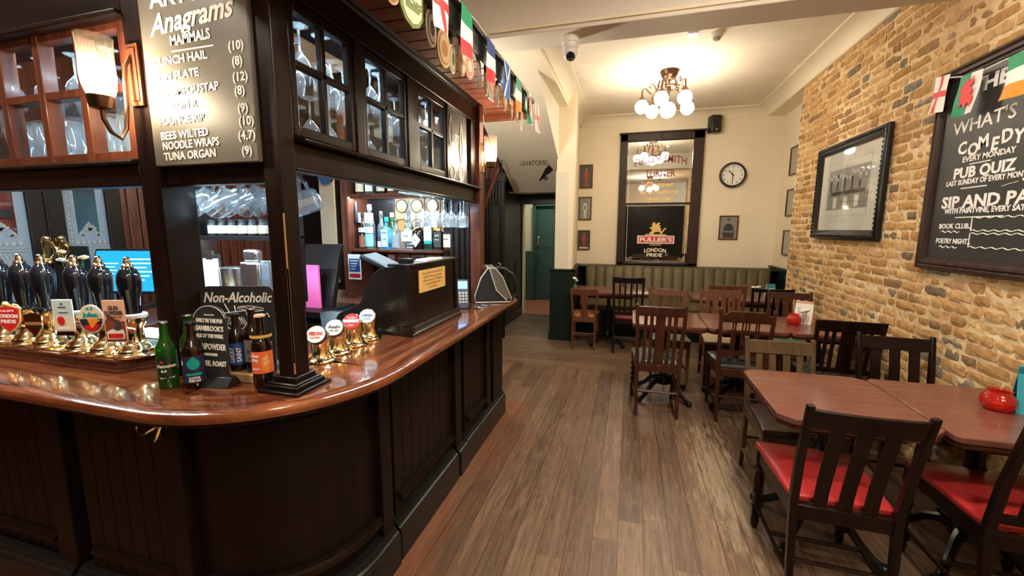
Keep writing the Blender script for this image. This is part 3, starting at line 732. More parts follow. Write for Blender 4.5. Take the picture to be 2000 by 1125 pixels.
gpart('cabinet_floor', lambda b: b.box(-1.46, -1.13, 1.2, 2.885, 1.835, 1.856).box(-3.3, -1.69, 1.16, 1.52, 1.775, 1.796).box(-1.598, -1.146, 1.17, 1.5, 1.775, 1.796), 'dark2')
gpart('cabinet_shelf', lambda b: b.box(-1.44, -1.13, 1.2, 2.41, 2.076, 2.084).box(-3.2, -1.69, 1.17, 1.5, 2.042, 2.05), 'pane', 0)
gpart('cabinet_top', lambda b: b.box(-1.46, -1.13, 1.2, 2.96, 2.40, 2.43).box(-3.3, -1.598, 1.16, 1.52, 2.40, 2.43).box(-1.598, -1.146, 1.17, 1.5, 2.40, 2.43), 'dark2')
gpart('light_strip', lambda b: b.box(-1.165, -1.145, 1.22, 2.42, 2.385, 2.397), 'led', 0)
gpart('light_strip', lambda b: b.box(-3.1, -1.72, 1.175, 1.20, 2.385, 2.397), 'led', 0)
gpart('light_strip', lambda b: b.box(-1.175, -1.15, 1.22, 2.86, 1.825, 1.833), 'led', 0)
gpart('light_strip', lambda b: b.box(-3.1, -1.72, 1.18, 1.205, 1.765, 1.774), 'led', 0)
gpart('canopy', lambda b: [b.box(-1.46, -.78, y, y+.093, 2.428, 2.445) for y in [.3+.1*i for i in range(29)]]+[b.box(-1.46, -.77, .3, 3.2, 2.445, 2.50), b.box(-1.14, -.77, 3.2, 3.235, 2.385, 2.50)], 'soffit', .003)
gpart('fascia', lambda b: b.prism([(-.785, 2.395), (-.765, 2.395), (-.760, 2.41), (-.762, 2.49), (-.745, 2.50), (-.745, 2.515), (-.785, 2.515)], .3, 3.235, 'y'), 'black', .003)
gpart('cornice', lambda b: b.prism([(-1.09, 2.428), (-1.062, 2.428), (-1.085, 2.40), (-1.09, 2.40)], .6, 2.96, 'y'), 'dark', 0)
# chalkboard of anagrams between the posts
AB = thing('anagram_chalkboard', 'grey chalkboard of mammal anagrams between the bar posts', 'chalkboard', (-1.37, 1.10, 1.762))
b = W(AB); b.box(-1.597, -1.147, 1.092, 1.112, 1.762, 2.46); b.build('board', 'board', AB, bevel=.003)
def AT(s, x, z, size, w=None, ul=None, **k):
    b = W(AB); b.text(s, FY(x, 1.092, z), size, w, 0, align='LEFT', **k)
    if ul: b.rect(-.10, .08, 0, .004, FY(-1.37, 1.092, 2.120), .001)
    b.build('text_line', 'chalk', AB)
AT('ARTY', -1.54, 2.262, .075, .22, off=.002)
AT('Anagrams', -1.55, 2.178, .088, .36, shear=.35, off=.002, rot=.06)
AT('MAMMALS', -1.47, 2.139, .043, .17, True, off=.001, rot=.03)
for s, x, z, w in (('CLINCH HAIL', -1.555, 2.082, .235), ('HEN PLATE', -1.553, 2.034, .19), ('HI POMPOUSTAP', -1.555, 1.984, .27), ('GALLON R', -1.56, 1.940, .18), ('POUNCE RIP', -1.557, 1.895, .20), ('BEES WILTED', -1.556, 1.848, .21), ('NOODLE WRAPS', -1.553, 1.815, .25), ('TUNA ORGAN', -1.551, 1.780, .23)):
    AT(s, x, z, .036, w, rot=.02, off=.0006)
for s, x, z in (('(10)', -1.232, 2.10), ('(8)', -1.222, 2.055), ('(12)', -1.225, 2.008), ('(8)', -1.222, 1.968), ('(9)', -1.215, 1.915), ('(10)', -1.215, 1.875), ('(4,7)', -1.222, 1.832), ('(9)', -1.213, 1.785)): AT(s, x, z, .038, None, off=.0006)
# ---------------------------------------------------------------- wall lamps
def sconce(name, label, px, py, pz, sx, sy_, facing, dz=0):
    t = thing(name, label, 'wall lamp', (px, py, pz))
    b = W(t)
    if facing == 'y': b.box(px-.028, px+.028, py-.012, py, pz-.10, pz+.10).box(px-.018, px+.018, py-.016, py-.012, pz-.085, pz+.085)
    else: b.box(px, px+.012, py-.03, py+.03, pz-.10, pz+.10).box(px+.012, px+.016, py-.018, py+.018, pz-.085, pz+.085)
    b.build('backplate', 'brass' if facing == 'x' else 'maho', t, bevel=.003)
    b = W(t); A = Vector((px, py, 0)); D = Vector((sx, sy_, 0)); pts = []
    for f, z in ((0, .06), (.18, .075), (.30, .06), (.36, .02), (.38, -.06), (.46, -.125), (.62, -.155), (.85, -.14), (1, -.10), (1, -.07)):
        p = A.lerp(D, f); pts.append((p.x, p.y, pz+z+dz*min(1, f*2)))
    b.tube(pts, .0065, 8); b.build('arm', 'bronze', t)
    b = W(t); b.lathe([(.012, -.075), (.03, -.07), (.034, -.055), (.036, -.035), (.032, -.03)], (sx, sy_, pz+dz), 18); lh = b.build('lamp_holder', 'bronze', t)
    b = W(t); b.shell([(.030, -.035), (.036, -.022), (.041, .0), (.0435, .03), (.042, .07), (.0425, .11), (.045, .145)], (sx, sy_, pz+dz), 96, flute=.05, nf=16)
    b.build('lamp_shade', 'shade', t, ang=80)
    b = W(t); b.sphere((sx, sy_, pz+dz+.015), .028, 0, 14, None, 1.3); b.build('bulb', 'bulb', lh)
sconce('wall_lamp', 'lit fluted glass wall lamp beside the anagram chalkboard', -1.645, 1.10, 2.065, -1.645, .985, 'y', -.065)
sconce('wall_lamp', 'lit fluted glass wall lamp on the far end post of the bar', -1.06, 2.925, 2.06, -.985, 2.905, 'x')
# ---------------------------------------------------------------- glasses in the cabinets
def stem_glass(mb, c, h=.19, r=.038, up=True):
    pr = [(.033, 0), (.030, .004), (.006, .010), (.004, .02), (.004, h*.42), (.012, h*.47), (r*.85, h*.62), (r, h*.75), (r*.82, h)]
    if not up: pr = [(a, h-z) for a, z in pr]
    mb.shell(pr, c, 14)
def pint(mb, c, h=.15, r=.042): mb.lathe([(r*.72, 0), (r*.72, .006)], c, 14).shell([(r*.72, 0), (r*.9, h*.6), (r*.97, h*.72), (r, h)], c, 14)
rnd = random.Random(5)
mb = MB(); stem_glass(mb, (0, 0, 0), up=False); GW = mb.build('stemmed_glass', 'clear', ang=60)
mb = MB(); pint(mb, (0, 0, 0)); GP = mb.build('pint_glass', 'clear', ang=60)
first = {}
def put(src, loc, label, cat, group, sc=1.0):
    if src not in first: o = src; first[src] = 1
    else: o = src.copy(); COL.objects.link(o)
    o.location = loc; o.scale = (sc, sc, sc); return tag(o, label, cat, group)
for si, (y0, y1, nm) in enumerate(((1.23, 1.50, 'nearest side sash'), (1.62, 1.91, 'middle side sash'), (2.08, 2.37, 'far side sash'))):
    for z, sc, lv in ((1.857, .95, 'lower'), (2.085, 1.05, 'upper')):
        for i in range(3):
            for j in range(2):
                put(GW, (-1.19-.13*j+rnd.uniform(-.012, .012), y0+.04+(y1-y0-.08)*i/2+rnd.uniform(-.01, .01), z), 'upturned stemmed glass on the %s shelf behind the %s' % (lv, nm), 'glass', 'stemmed glasses on the %s shelf behind the %s' % (lv, nm), sc)
for i in range(9):
    for j in range(2):
        put(GP, (-2.56+.1*i+rnd.uniform(-.01, .01), 1.22+.13*j, 1.797), 'tall beer glass on the lower shelf of the left glazed cabinet', 'glass', 'beer glasses on the lower shelf of the left cabinet', 1.25)
        if i % 2 == 0: put(GW, (-2.56+.1*i+rnd.uniform(-.01, .01), 1.22+.13*j, 2.051), 'upturned stemmed glass on the upper shelf of the left glazed cabinet', 'glass', 'stemmed glasses on the upper shelf of the left cabinet', .95)
# ---------------------------------------------------------------- badges under the canopy
def badge(y, z, w, h, shape, mat, mark, label, text=None):
    X = FX(-.79, y, z) @ Matrix.Rotation(rnd.uniform(-.08, .08), 4, 'Z') @ Matrix.Rotation(rnd.uniform(-.25, .15), 4, 'Y'); b = MB()
    if shape == 'oval': b.disc(w, h, X, 0, .006); b.disc(w*.82, h*.84, X, 1, .0075); b.disc(w*.72, h*.75, X, 0, .0085); b.disc(w*.42, h*.42, X, 1, .0095)
    elif shape == 'shield':
        p = [(-.5, .5), (.5, .5), (.5, -.1), (.3, -.38), (0, -.5), (-.3, -.38), (-.5, -.1)]
        b.plate([(u*w, v*h) for u, v in p], X, .006, 0); b.plate([(u*w*.8, v*h*.8) for u, v in p], X, .008, 1); b.rect(-w*.3, w*.3, -h*.05, h*.12, X, .009, 0)
    else: b.rect(-w/2, w/2, -h/2, h/2, X, .006, 0); b.rect(-w*.4, w*.4, -h*.1, h*.3, X, .008, 1)
    if text: b.text(text, X @ Matrix.Translation((0, h*.06, 0)), h*.24, w*.78, 0, lift=.0095)
    b.box(-.795, -.788, y-.012, y+.012, z+h*.35, 2.43, 2)
    one(b, 'beer_badge', [mat, mark, 'blackpl'], label, 'beer badge', (-.79, y, 2.428), None)
BD = [(1.31, 2.335, .10, .11, 'oval', 'badge tan', 'badge wood', 'brown round beer badge nearest the camera under the canopy'),
      (1.45, 2.33, .13, .13, 'shield', 'badge green', 'badge cream', 'green shield beer badge with hop leaves under the canopy', 'HOPS'),
      (1.60, 2.33, .095, .135, 'oval', 'badge cream', 'badge navy', 'cream oval beer badge with a dark blue figure under the canopy'),
      (1.715, 2.30, .115, .15, 'oval', 'badge tan', 'badge wood', 'large brown oval beer badge with a pictorial centre under the canopy'),
      (1.80, 2.29, .095, .12, 'oval', 'badge cream', 'badge green', 'green and cream oval beer badge under the canopy'),
      (1.905, 2.315, .09, .13, 'shield', 'badge tan', 'badge cream', 'tan shield beer badge sixth along the canopy'),
      (2.0, 2.33, .085, .12, 'oval', 'badge pink', 'badge cream', 'reddish oval beer badge behind the Italian flag'),
      (2.14, 2.335, .08, .14, 'shield', 'badge grey', 'badge wood', 'grey shield beer badge below the French flag'),
      (2.25, 2.33, .075, .12, 'oval', 'badge cream', 'badge tan', 'pale oval beer badge just past the French flag'),
      (2.33, 2.33, .075, .12, 'rect', 'badge grey', 'badge pink', 'grey oblong beer badge before the Scottish flag'),
      (2.45, 2.325, .075, .12, 'oval', 'badge cream', 'badge green', 'pale green oval beer badge beside the Scottish flag'),
      (2.60, 2.335, .075, .11, 'oval', 'badge tan', 'badge cream', 'tan oval beer badge just past the Scottish flag'),
      (2.75, 2.335, .075, .13, 'shield', 'badge grey', 'badge cream', 'pale grey shield beer badge below the Irish flag'),
      (2.88, 2.33, .07, .11, 'oval', 'badge wood', 'badge cream', 'brown oval beer badge just past the Irish flag'),
      (3.03, 2.32, .075, .13, 'oval', 'badge pink', 'flag white', 'pink oval beer badge at the far end of the canopy')]
for d in BD: badge(*d)
# ---------------------------------------------------------------- bunting along the canopy
def flag(parent, kind, X, w, h, label):
    b = W(parent); n = 5
    def strip(u0, u1, v0, v1, m, lift=0):
        vs = []; fs = []
        for i in range(n+1):
            for j in range(n+1):
                u = u0+(u1-u0)*i/n; v = v0+(v1-v0)*j/n
                vs.append((u*w, -v*h, .012*math.sin(u*5+v*3+w*90)*v+.010*v*v+lift))
        for i in range(n):
            for j in range(n):
                a = i*(n+1)+j; fs.append((a, a+1, a+n+2, a+n+1))
        b.add(vs, fs, m, X)
    mats = ['flag white']
    if kind == 'england':
        mats = ['flag white', 'flag red']; strip(-.5, .5, 0, 1, 0)
        for l in (.0012, -.0012): strip(-.1, .1, 0, 1, 1, l); strip(-.5, .5, .42, .58, 1, l)
    elif kind in ('italy', 'france', 'ireland'):
        mats = {'italy': ['flag green', 'flag white', 'flag red'], 'france': ['flag navy', 'flag white', 'flag red'], 'ireland': ['flag green', 'flag white', 'flag orange']}[kind]
        for k in range(3): strip(-.5, .5, k/3, (k+1)/3, k)
    elif kind == 'scotland':
        mats = ['flag blue', 'flag white']; strip(-.5, .5, 0, 1, 0)
        for l in (.002, -.002):
            for sg in (1, -1):
                b.add([(-.5*w*sg-.08*w, 0, l), (-.5*w*sg+.08*w, 0, l), (.5*w*sg+.08*w, -h, l+.008), (.5*w*sg-.08*w, -h, l+.008)], [(0, 1, 2, 3)], 1, X)
    else:
        mats = ['flag green', 'flag white', 'flag red']; strip(-.5, 0, 0, 1, 0); strip(0, .5, 0, 1, 1)
        dr_ = [(-.25, .30), (-.05, .12), (.02, .22), (.18, .10), (.22, .26), (.10, .34), (.24, .42), (.16, .52), (.28, .60), (.20, .82), (.08, .70), (0, .86), (-.12, .72), (-.28, .80), (-.20, .62), (-.34, .55), (-.18, .50), (-.30, .42)]
        Y = X @ Matrix.Translation((0, 0, .007)); b.plate([(u*w*1.1, -v*h) for u, v in dr_], Y, .002, 2)
    o = b.build('flag', mats, parent, ang=80); o['label'] = label; return o
BN = thing('bunting', 'string of small national flags along the canopy edge above the bar', 'bunting', (-.745, 2.3, 2.51))
b = W(BN); b.tube([(-.742, .8+.12*i, 2.516-.006*math.sin(i*1.7)) for i in range(22)], .003, 6); b.build('string', 'flag white', BN)
for y, k, l in ((1.58, 'england', 'St George cross flag nearest the camera'), (1.85, 'italy', 'green white and red flag'), (2.18, 'france', 'blue white and red flag'), (2.47, 'scotland', 'blue flag with a white saltire'), (2.74, 'ireland', 'green white and orange flag'), (3.02, 'wales', 'green and white flag with a red dragon'), (3.28, 'england', 'St George cross flag at the far end')):
    flag(BN, k, FX(-.735, y, 2.512) @ Matrix.Rotation(rnd.uniform(-.1, .1), 4, 'Z'), .125, .215, l)
# ================================================================ ON THE BAR
tr = MB(); tr.prism([(-3.3, 1.05), (-1.86, 1.05), (-1.80, 1.16), (-1.80, 1.44), (-3.3, 1.44)], 1.0, 1.012, 'z', 0).prism([(-3.3, 1.062), (-1.868, 1.062), (-1.812, 1.165), (-1.812, 1.43), (-3.3, 1.43)], 1.012, 1.04, 'z', 0).prism([(-3.3, 1.055), (-1.864, 1.055), (-1.806, 1.162), (-1.806, 1.435), (-3.3, 1.435)], 1.04, 1.05, 'z', 0).prism([(-3.3, 1.075), (-1.876, 1.075), (-1.826, 1.17), (-1.826, 1.42), (-3.3, 1.42)], 1.05, 1.053, 'z', 1)
one(tr, 'pump_plinth', ['maho', 'brass'], 'moulded mahogany plinth with a brass top under the beer hand pumps', 'plinth', (-2.4, 1.25, 1.0), bevel=.003)
def pump_base():
    t = thing('hand_pump', '', 'hand pump')
    b = MB(); b.lathe([(.074, 0), (.076, .006), (.072, .012), (.060, .016), (.058, .024), (.050, .030), (.047, .040), (.036, .048), (.029, .058), (.026, .085), (.028, .112), (.038, .128), (.041, .140), (.041, .150)], seg=28); b.build('pump_base', 'brass', t)
    b = MB(); b.lathe([(.042, .150), (.044, .153), (.044, .163), (.040, .166)], seg=28); b.build('collar', 'white', t)
    b = MB(); b.lathe([(.028, .166), (.027, .18), (.030, .21), (.036, .26), (.038, .29), (.036, .315), (.028, .335), (.016, .348)], seg=24); hd = b.build('handle', 'pump', t)
    b = MB(); b.lathe([(.017, .345), (.020, .350), (.017, .356), (.010, .362), (.013, .368), (.010, .374), (.008, .380), (.0095, .385), (.001, .390)], seg=18); b.build('finial', 'brass', hd)
    return t
pb = pump_base()
PL = ['black handled brass hand pump beside the bar post, behind the peach gunpowder clip', 'black handled brass hand pump behind the round orange sunset clip', 'black handled brass hand pump behind the pale blue clip with a red balloon',
      'black handled brass hand pump just right of the red shield clip', 'black handled brass hand pump behind the red shield clip', 'black handled brass hand pump cut by the left edge of the photo']
for i, x in enumerate((-1.87, -2.02, -2.165, -2.37, -2.51, -2.665)):
    o = pb if i == 0 else copy_tree(pb)
    o.location = (x, 1.135 if i < 1 else 1.13, 1.053); o['label'] = PL[i]; o['group'] = 'beer hand pumps on the bar'
    if i > 2:
        for c_ in o.children:
            if c_.name.startswith('collar'): c_.data = c_.data.copy(); c_.data.materials[0] = M['pump']
def clip(loc, label, fn, mats, ry=0):
    t = MB(); X = FY(*loc) @ Matrix.Rotation(ry, 4, 'Y'); fn(t, X); t.tube([(loc[0], loc[1]+.004, loc[2]-.02), (loc[0], loc[1]+.055, loc[2]-.045)], .006, 6, len(mats)-1)
    one(t, 'pump_clip', mats, label, 'pump clip', loc)
def c_gun(t, X):
    t.rect(-.036, .036, -.078, .078, X, .004, 0); t.rect(-.033, .033, -.075, -.0, X, .005, 1)
    t.plate([(-.033, 0), (-.02, .02), (-.005, .0), (.01, .008), (.033, -.01), (.033, -.02), (-.033, -.02)], X, .0052, 1)
    t.plate([(-.028, .022), (-.02, .028), (.018, -.006), (.024, -.022), (.012, -.02), (.004, -.008)], X, .0062, 4); t.disc(.022, .022, X @ Matrix.Translation((.008, -.024, 0)), 4, .0064)
    t.plate([(-.028, -.066), (.028, -.066), (.03, -.05), (.026, -.03), (.006, -.035), (-.01, -.028), (-.03, -.038)], X, .0064, 3); t.plate([(-.024, -.062), (.024, -.062), (.025, -.045), (-.025, -.045)], X, .0072, 2)
    t.text('GUN', X @ Matrix.Translation((0, .043, .005)), .022, .034, 4, off=.0006).text('POWDER', X @ Matrix.Translation((0, .025, .005)), .020, .06, 4, off=.0006).text('DARK MALD ALE', X @ Matrix.Translation((0, .014, .005)), .008, .05, 1)
clip((-1.80, 1.035, 1.213), 'peach and red upright pump clip reading GUN POWDER', c_gun, ['label peach', 'label brown', 'label red', 'flag white', 'photo dark', 'brass'], .38)
def c_jul(t, X):
    t.disc(.084, .108, X, 0, .004); t.disc(.078, .101, X, 1, .005)
    pts = [(.038*math.cos(PI+PI*k/16), .049*math.sin(PI+PI*k/16)) for k in range(17)]
    t.plate(pts, X, .006, 2); t.plate([(.030*math.cos(PI*1.15+PI*.75*k/12), -.006+.042*math.sin(PI*1.15+PI*.75*k/12)) for k in range(13)], X, .0066, 3)
    t.plate([(-.012, 0), (.02, 0), (.034, -.006), (.02, -.014), (.004, -.034), (-.002, -.03)], X, .0072, 4)
    t.text('Juliet', X @ Matrix.Translation((0, .008, .005)), .024, .052, 5, off=.0008); t.rect(-.012, -.003, .033, .043, X, .006, 5); t.rect(.004, .009, .033, .045, X, .006, 5)
clip((-1.935, 1.04, 1.213), 'oval pump clip reading Juliet over an orange sunset', c_jul, ['flag white', 'label cream', 'label navy', 'label red', 'flag orange', 'label teal', 'brass'], .38)
def c_bal(t, X):
    t.rect(-.036, .036, -.062, .062, X, .004, 0); t.rect(-.033, .033, -.040, .059, X, .005, 1); t.rect(-.033, .033, -.059, -.010, X, .0052, 2)
    t.disc(.026, .034, X @ Matrix.Translation((-.008, -.020, 0)), 3, .007); t.text('A', X @ Matrix.Translation((0, .040, .005)), .016, None, 4); t.rect(-.014, .014, .030, .034, X, .006, 4); t.rect(-.016, .020, .010, .013, X, .006, 4); t.rect(-.02, .02, -.055, -.047, X, .006, 0)
    t.prism([(-.03, -.062), (.03, -.062), (.036, -.078), (-.03, -.078)], -.012, .006, 'z', 5, X)
clip((-2.08, 1.035, 1.218), 'pale blue upright pump clip with a red balloon', c_bal, ['flag white', 'label pale', 'label cream', 'label red', 'photo dark', 'brass', 'brass'], .34)
def c_shield(t, X):
    p = [(-.5, .40), (-.2, .5), (.2, .5), (.5, .40), (.45, -.1), (.25, -.35), (0, -.5), (-.25, -.35), (-.45, -.1)]
    t.plate([(u*.085, v*.11) for u, v in p], X, .006, 0); t.plate([(u*.078, v*.10) for u, v in p], X, .0075, 1)
    t.text('FULLER\'S', X @ Matrix.Translation((0, .030, .0075)), .012, .045, 2, rot=0).text('LONDON', X @ Matrix.Translation((0, .006, .0075)), .020, .066, 2, off=.0006, rot=-.05).text('PRIDE', X @ Matrix.Translation((0, -.016, .0075)), .020, .05, 2, off=.0006, rot=-.05)
    t.sphere((X @ Vector((-.004, .062, .004))), .010, 0, 10); t.disc(.03, .012, X @ Matrix.Translation((-.004, .056, 0)), 0, .006)
    t.tube([(.02, .06, .004), (.035, .058, .006), (.047, .04, .004)], .003, 6, 0, X)
clip((-2.405, 1.03, 1.185), 'red shield pump clip with cream lettering and a gold crest', c_shield, ['gold', 'label red', 'flag white', 'brass'], .45)
def c_plain(t, X):
    p = [(-.5, .40), (0, .5), (.5, .40), (.45, -.1), (0, -.5), (-.45, -.1)]; t.plate([(u*.07, v*.10) for u, v in p], X, .006, 0); t.rect(-.03, .03, .0, .012, X, .008, 1)
clip((-2.285, 1.045, 1.165), 'plain brass shield pump clip between the red shield and pale blue clips', c_plain, ['brass', 'badge wood', 'brass'], .3)
# beer bottles
def bottle(loc, h, r, mats, label, body=(), neck=.36, lab=None, cap=True, rz=0, fn=None, name='beer_bottle', cat='bottle', group=None):
    t = thing(name, label, cat, loc, rz, group)
    b = MB(); nr = r*.40
    b.lathe([(r*.9, 0), (r, .006), (r, h*.55), (r*.96, h*.60), (r*.80, h*.66), (nr*1.35, h*.725), (nr*1.05, h*.81), (nr*.95, h*.955), (nr*1.15, h*.957), (nr*1.15, h*.975), (nr*.9, h*.978)], seg=22)
    b.build('glass_body', mats[0], t)
    if cap:
        b = MB(); b.lathe([(nr*1.3, h*.970), (nr*1.32, h*.978), (nr*1.15, h), (nr*.2, h+.001)], seg=18); b.build('cap', mats[1], t)
    lo = t
    if lab:
        for (z0, z1, a0, a1, mm) in lab:
            b = MB(); n = 16; vs = []; fs = []
            for i in range(n+1):
                a = -PI/2+a0+(a1-a0)*i/n
                for z in (z0, z1): vs.append(((r+.0009)*math.cos(a), (r+.0009)*math.sin(a), z*h))
            for i in range(n): fs.append((2*i, 2*i+2, 2*i+3, 2*i+1))
            b.add(vs, fs); o_ = b.build('label', mm, t); lo = o_ if lo is t else lo
    if fn:
        b = MB(); fn(b, r); mm = b.mats; b.build('label_print', mm, lo)
    return t
def wrap(b, k0, r):                               # bend flat print added since k0 around the bottle front
    for p in b.v[k0:]:
        a = -PI/2+p.x/r; rr = r+.0012+p.y; z = p.z
        p.x, p.y = rr*math.cos(a), rr*math.sin(a); p.z = z
FB = frame((0, 0, 0), (1, 0, 0), (0, 0, 1))      # x across, y up, normal -Y
def pr_text(b, r, items):
    k0 = len(b.v)
    for kind, a in items:
        if kind == 't': s, x, z, size, w, m, rot = a; b.text(s, Matrix(((1, 0, 0, x), (0, 0, 1, 0), (0, 1, 0, z), (0, 0, 0, 1))), size, w, m, rot=rot, off=.0004, lift=.0004)
        elif kind == 'r': x0, x1, z0, z1, m = a; n = 8; [b.box(x0+(x1-x0)*i/n, x0+(x1-x0)*(i+1)/n, 0, .0004, z0, z1, m) for i in range(n)]
        else:                                     # filled outline cut into upright strips so that it can follow the bottle
            if kind == 'd': x, z, w, h, m = a; pts = [(x+w/2*math.cos(2*PI*k/20), z+h/2*math.sin(2*PI*k/20)) for k in range(20)]
            else: pts, m = a
            xa, xb, nn_ = min(q[0] for q in pts), max(q[0] for q in pts), 14; col_ = []
            for i in range(nn_+1):
                xx = xa+(xb-xa)*(.002+.996*i/nn_); zs_ = []
                for j in range(len(pts)):
                    (ax_, az_), (bx_, bz_) = pts[j], pts[(j+1) % len(pts)]
                    if (ax_-xx)*(bx_-xx) <= 0 and ax_ != bx_: zs_.append(az_+(bz_-az_)*(xx-ax_)/(bx_-ax_))
                col_.append((xx, min(zs_), max(zs_)))
            lift_ = .0004 if kind == 'd' else .0007
            for (x1_, l1_, h1_), (x2_, l2_, h2_) in zip(col_, col_[1:]): b.add([(x1_, lift_, l1_), (x2_, lift_, l2_), (x2_, lift_, h2_), (x1_, lift_, h1_)], [(0, 1, 2, 3)], m)
    wrap(b, k0, r)
def star(x, z, s): return [(x+s*(1 if k % 2 == 0 else .42)*math.cos(PI/2+PI*k/5), z+s*(1 if k % 2 == 0 else .42)*math.sin(PI/2+PI*k/5)) for k in range(10)]
def f_hei(b, r):
    b.mats = ['dkgreen', 'flag white', 'flag red', 'greengl']; pr_text(b, r, [('d', (0, .078, .052, .085, 0)), ('p', (star(-.012, .098, .007), 2)), ('t', ('Heineken', 0, .078, .017, .052, 1, 0)), ('t', ('0.0', -.008, .062, .012, None, 1, 0)), ('r', (-.02, .02, .040, .044, 1))])
bottle((-1.532, 1.012, 1.0), .235, .029, ['greengl', 'steel'], 'green glass lager bottle with a red star on its dark label', fn=f_hei, rz=.9)
def drop(x, z, s): return [(x, z+s*1.25)]+[(x+s*.85*math.cos(a), z+s*.85*math.sin(a)) for a in [PI*.28-2*PI*.78*k/16 for k in range(17)]]
def f_drop(b, r):
    b.mats = ['label teal', 'flag white']; pr_text(b, r, [('p', (drop(.004, .088, .022), 0)), ('r', (-.018, .026, .048, .056, 0)), ('t', ('ALCOHOL', .004, .036, .010, .032, 1, 0)), ('t', ('FREE ALE', .004, .026, .010, .032, 1, 0)), ('r', (-.036, -.030, .085, .10, 1))])
bottle((-1.452, 1.045, 1.0), .232, .033, ['brown', 'blackpl'], 'dark ale bottle with a large teal drop on its label', lab=[(.09, .50, -1.3, 1.3, 'label navy')], fn=f_drop, rz=.75)
bottle((-1.545, 1.105, 1.0), .24, .031, ['greengl', 'steel'], 'green cider bottle with a white neck label behind the teal drop bottle', lab=[(.2, .5, -1, 1, 'label pale')], rz=.8)
one(MB().box(-1.45, -1.278, 1.118, 1.21, 1.0, 1.03), 'wooden_block', 'cork', 'pale wooden block under the two bottles before the drinks chalkboard', 'block', (-1.39, 1.165, 1.0), bevel=.002)
def f_lucky(b, r):
    b.mats = ['flag white']; pr_text(b, r, [('t', ('LUCKY', -.004, .064, .020, .055, 0, PI/2)), ('t', ('SAINT', .018, .064, .020, .055, 0, PI/2))])
bottle((-1.385, 1.158, 1.03), .215, .030, ['brown', 'label navy'], 'blue labelled bottle reading LUCKY SAINT sideways on the wooden block', lab=[(.12, .50, -1.4, 1.4, 'label blue'), ], fn=f_lucky, rz=.6)
def f_as(b, r):
    b.mats = ['photo dark', 'flag white']; pr_text(b, r, [('t', ('Asahi', 0, .075, .018, .034, 0, 0)), ('r', (-.014, .014, .052, .056, 0))])
bottle((-1.318, 1.168, 1.03), .235, .030, ['brown', 'steel'], 'brown lager bottle with a grey label on the wooden block', lab=[(.17, .52, -1.1, 1.1, 'label grey')], fn=f_as, rz=.6)
def f_or(b, r):
    b.mats = ['flag orange', 'flag white', 'label peach', 'photo dark']; pr_text(b, r, [('p', ([(.0, .07), (.012, .062), (.026, .066), (.028, .10), (.02, .125), (.008, .12), (.0, .11)], 0)), ('p', ([(.008, .112), (.02, .118), (.024, .112), (.01, .10)], 2)), ('p', ([(.006, .094), (.022, .102), (.026, .094), (.01, .083)], 2)), ('t', ('Ghost', -.018, .115, .014, .026, 1, 0)), ('t', ('Ship', -.018, .10, .014, .022, 1, 0)), ('r', (-.03, -.006, .072, .076, 1))])
bottle((-1.218, 1.110, 1.0), .258, .033, ['brown', 'label peach'], 'brown ale bottle with a bright orange label beside the bar post', lab=[(.22, .52, -1.3, 1.3, 'label orange'), (.70, .74, -1.5, 1.5, 'gold')], fn=f_or, rz=.65)
# counter chalkboards
t = thing('drinks_chalkboard', 'tall round-cornered chalkboard headed Non-Alcoholic on the bar', 'chalkboard', (-1.452, 1.222, 1.0), .29)
def rcorner(w, h, r, low=True): 
    return [(-w/2, 0), (w/2, 0)]+[(w/2-r+r*math.cos(a), h-r+r*math.sin(a)) for a in [PI/2*k/8 for k in range(9)]]+[(-w/2+r+r*math.cos(a), h-r+r*math.sin(a)) for a in [PI/2+PI/2*k/8 for k in range(9)]]
TX = FY(0, 0, 0) @ Matrix.Rotation(-.08, 4, 'X')
b = MB(); b.plate(rcorner(.285, .33, .035), TX, .008, 0); b.box(-.13, .13, 0, .09, 0, .012, 0); b.build('board', 'board2', t, bevel=.001)
b = MB(); X = TX @ Matrix.Translation((0, 0, .008))
b.text('Non-Alcoholic', X @ Matrix.Translation((.0, .268, 0)), .055, .262, 0, shear=.25, off=.001)
b.build('lettering', ['chalk', 'flag orange'], t)
b = MB()
for r_ in (.040, .034): b.tube([(-.095+r_*math.cos(2*PI*k/20), .205+r_*.9*math.sin(2*PI*k/20), .001) for k in range(20)], .0012, 5, 0, X, True)
for k in range(8): b.stroke([(-.095, .205), (-.095+.036*math.cos(PI*k/4), .205+.033*math.sin(PI*k/4))], X, .0010)
b.rect(-.085, -.045, .185, .2, X, .002, 1); b.build('citrus_drawing', ['chalk', 'flag orange'], t)
b = MB(); b.stroke([(-.05, .262), (-.03, .225), (-.06, .225), (.03, .235), (.045, .20), (.02, .165), (-.005, .155), (-.035, .165), (-.06, .195), (-.06, .225)], X, .0018)
b.stroke([(-.012, .255), (-.006, .225)], X, .002); b.stroke([(-.045+.0016*k+.014*math.cos(k*.9), .195+.016*math.sin(k*.9*1.13)) for k in range(48)], X, .0008); b.build('glass_drawing', 'chalk', t)
b = MB()
for k in range(3): b.stroke([(.0+j*.02, .248-.005*k+.006*math.sin(j*.8+k)) for j in range(6)], X, .0012)
b.build('swirl_drawing', 'chalk', t)
b = MB(); b.stroke([(.065, .18), (.055, .165), (.058, .195), (.115, .225), (.122, .21)], X, .0022)
b.tube([(.035+.018*math.cos(2*PI*k/12), .15+.008*math.sin(2*PI*k/12), .001) for k in range(12)], .0013, 5, 0, X, True); b.stroke([(.06, .05), (.068, .066), (.058, .08), (.068, .095), (.06, .11)], X, .004); b.build('bottle_drawing', 'chalk', t)
t = thing('table_talker', 'small arched chalkboard for the ale of the week in a black foot', 'chalkboard', (-1.408, 1.072, 1.0), .12)
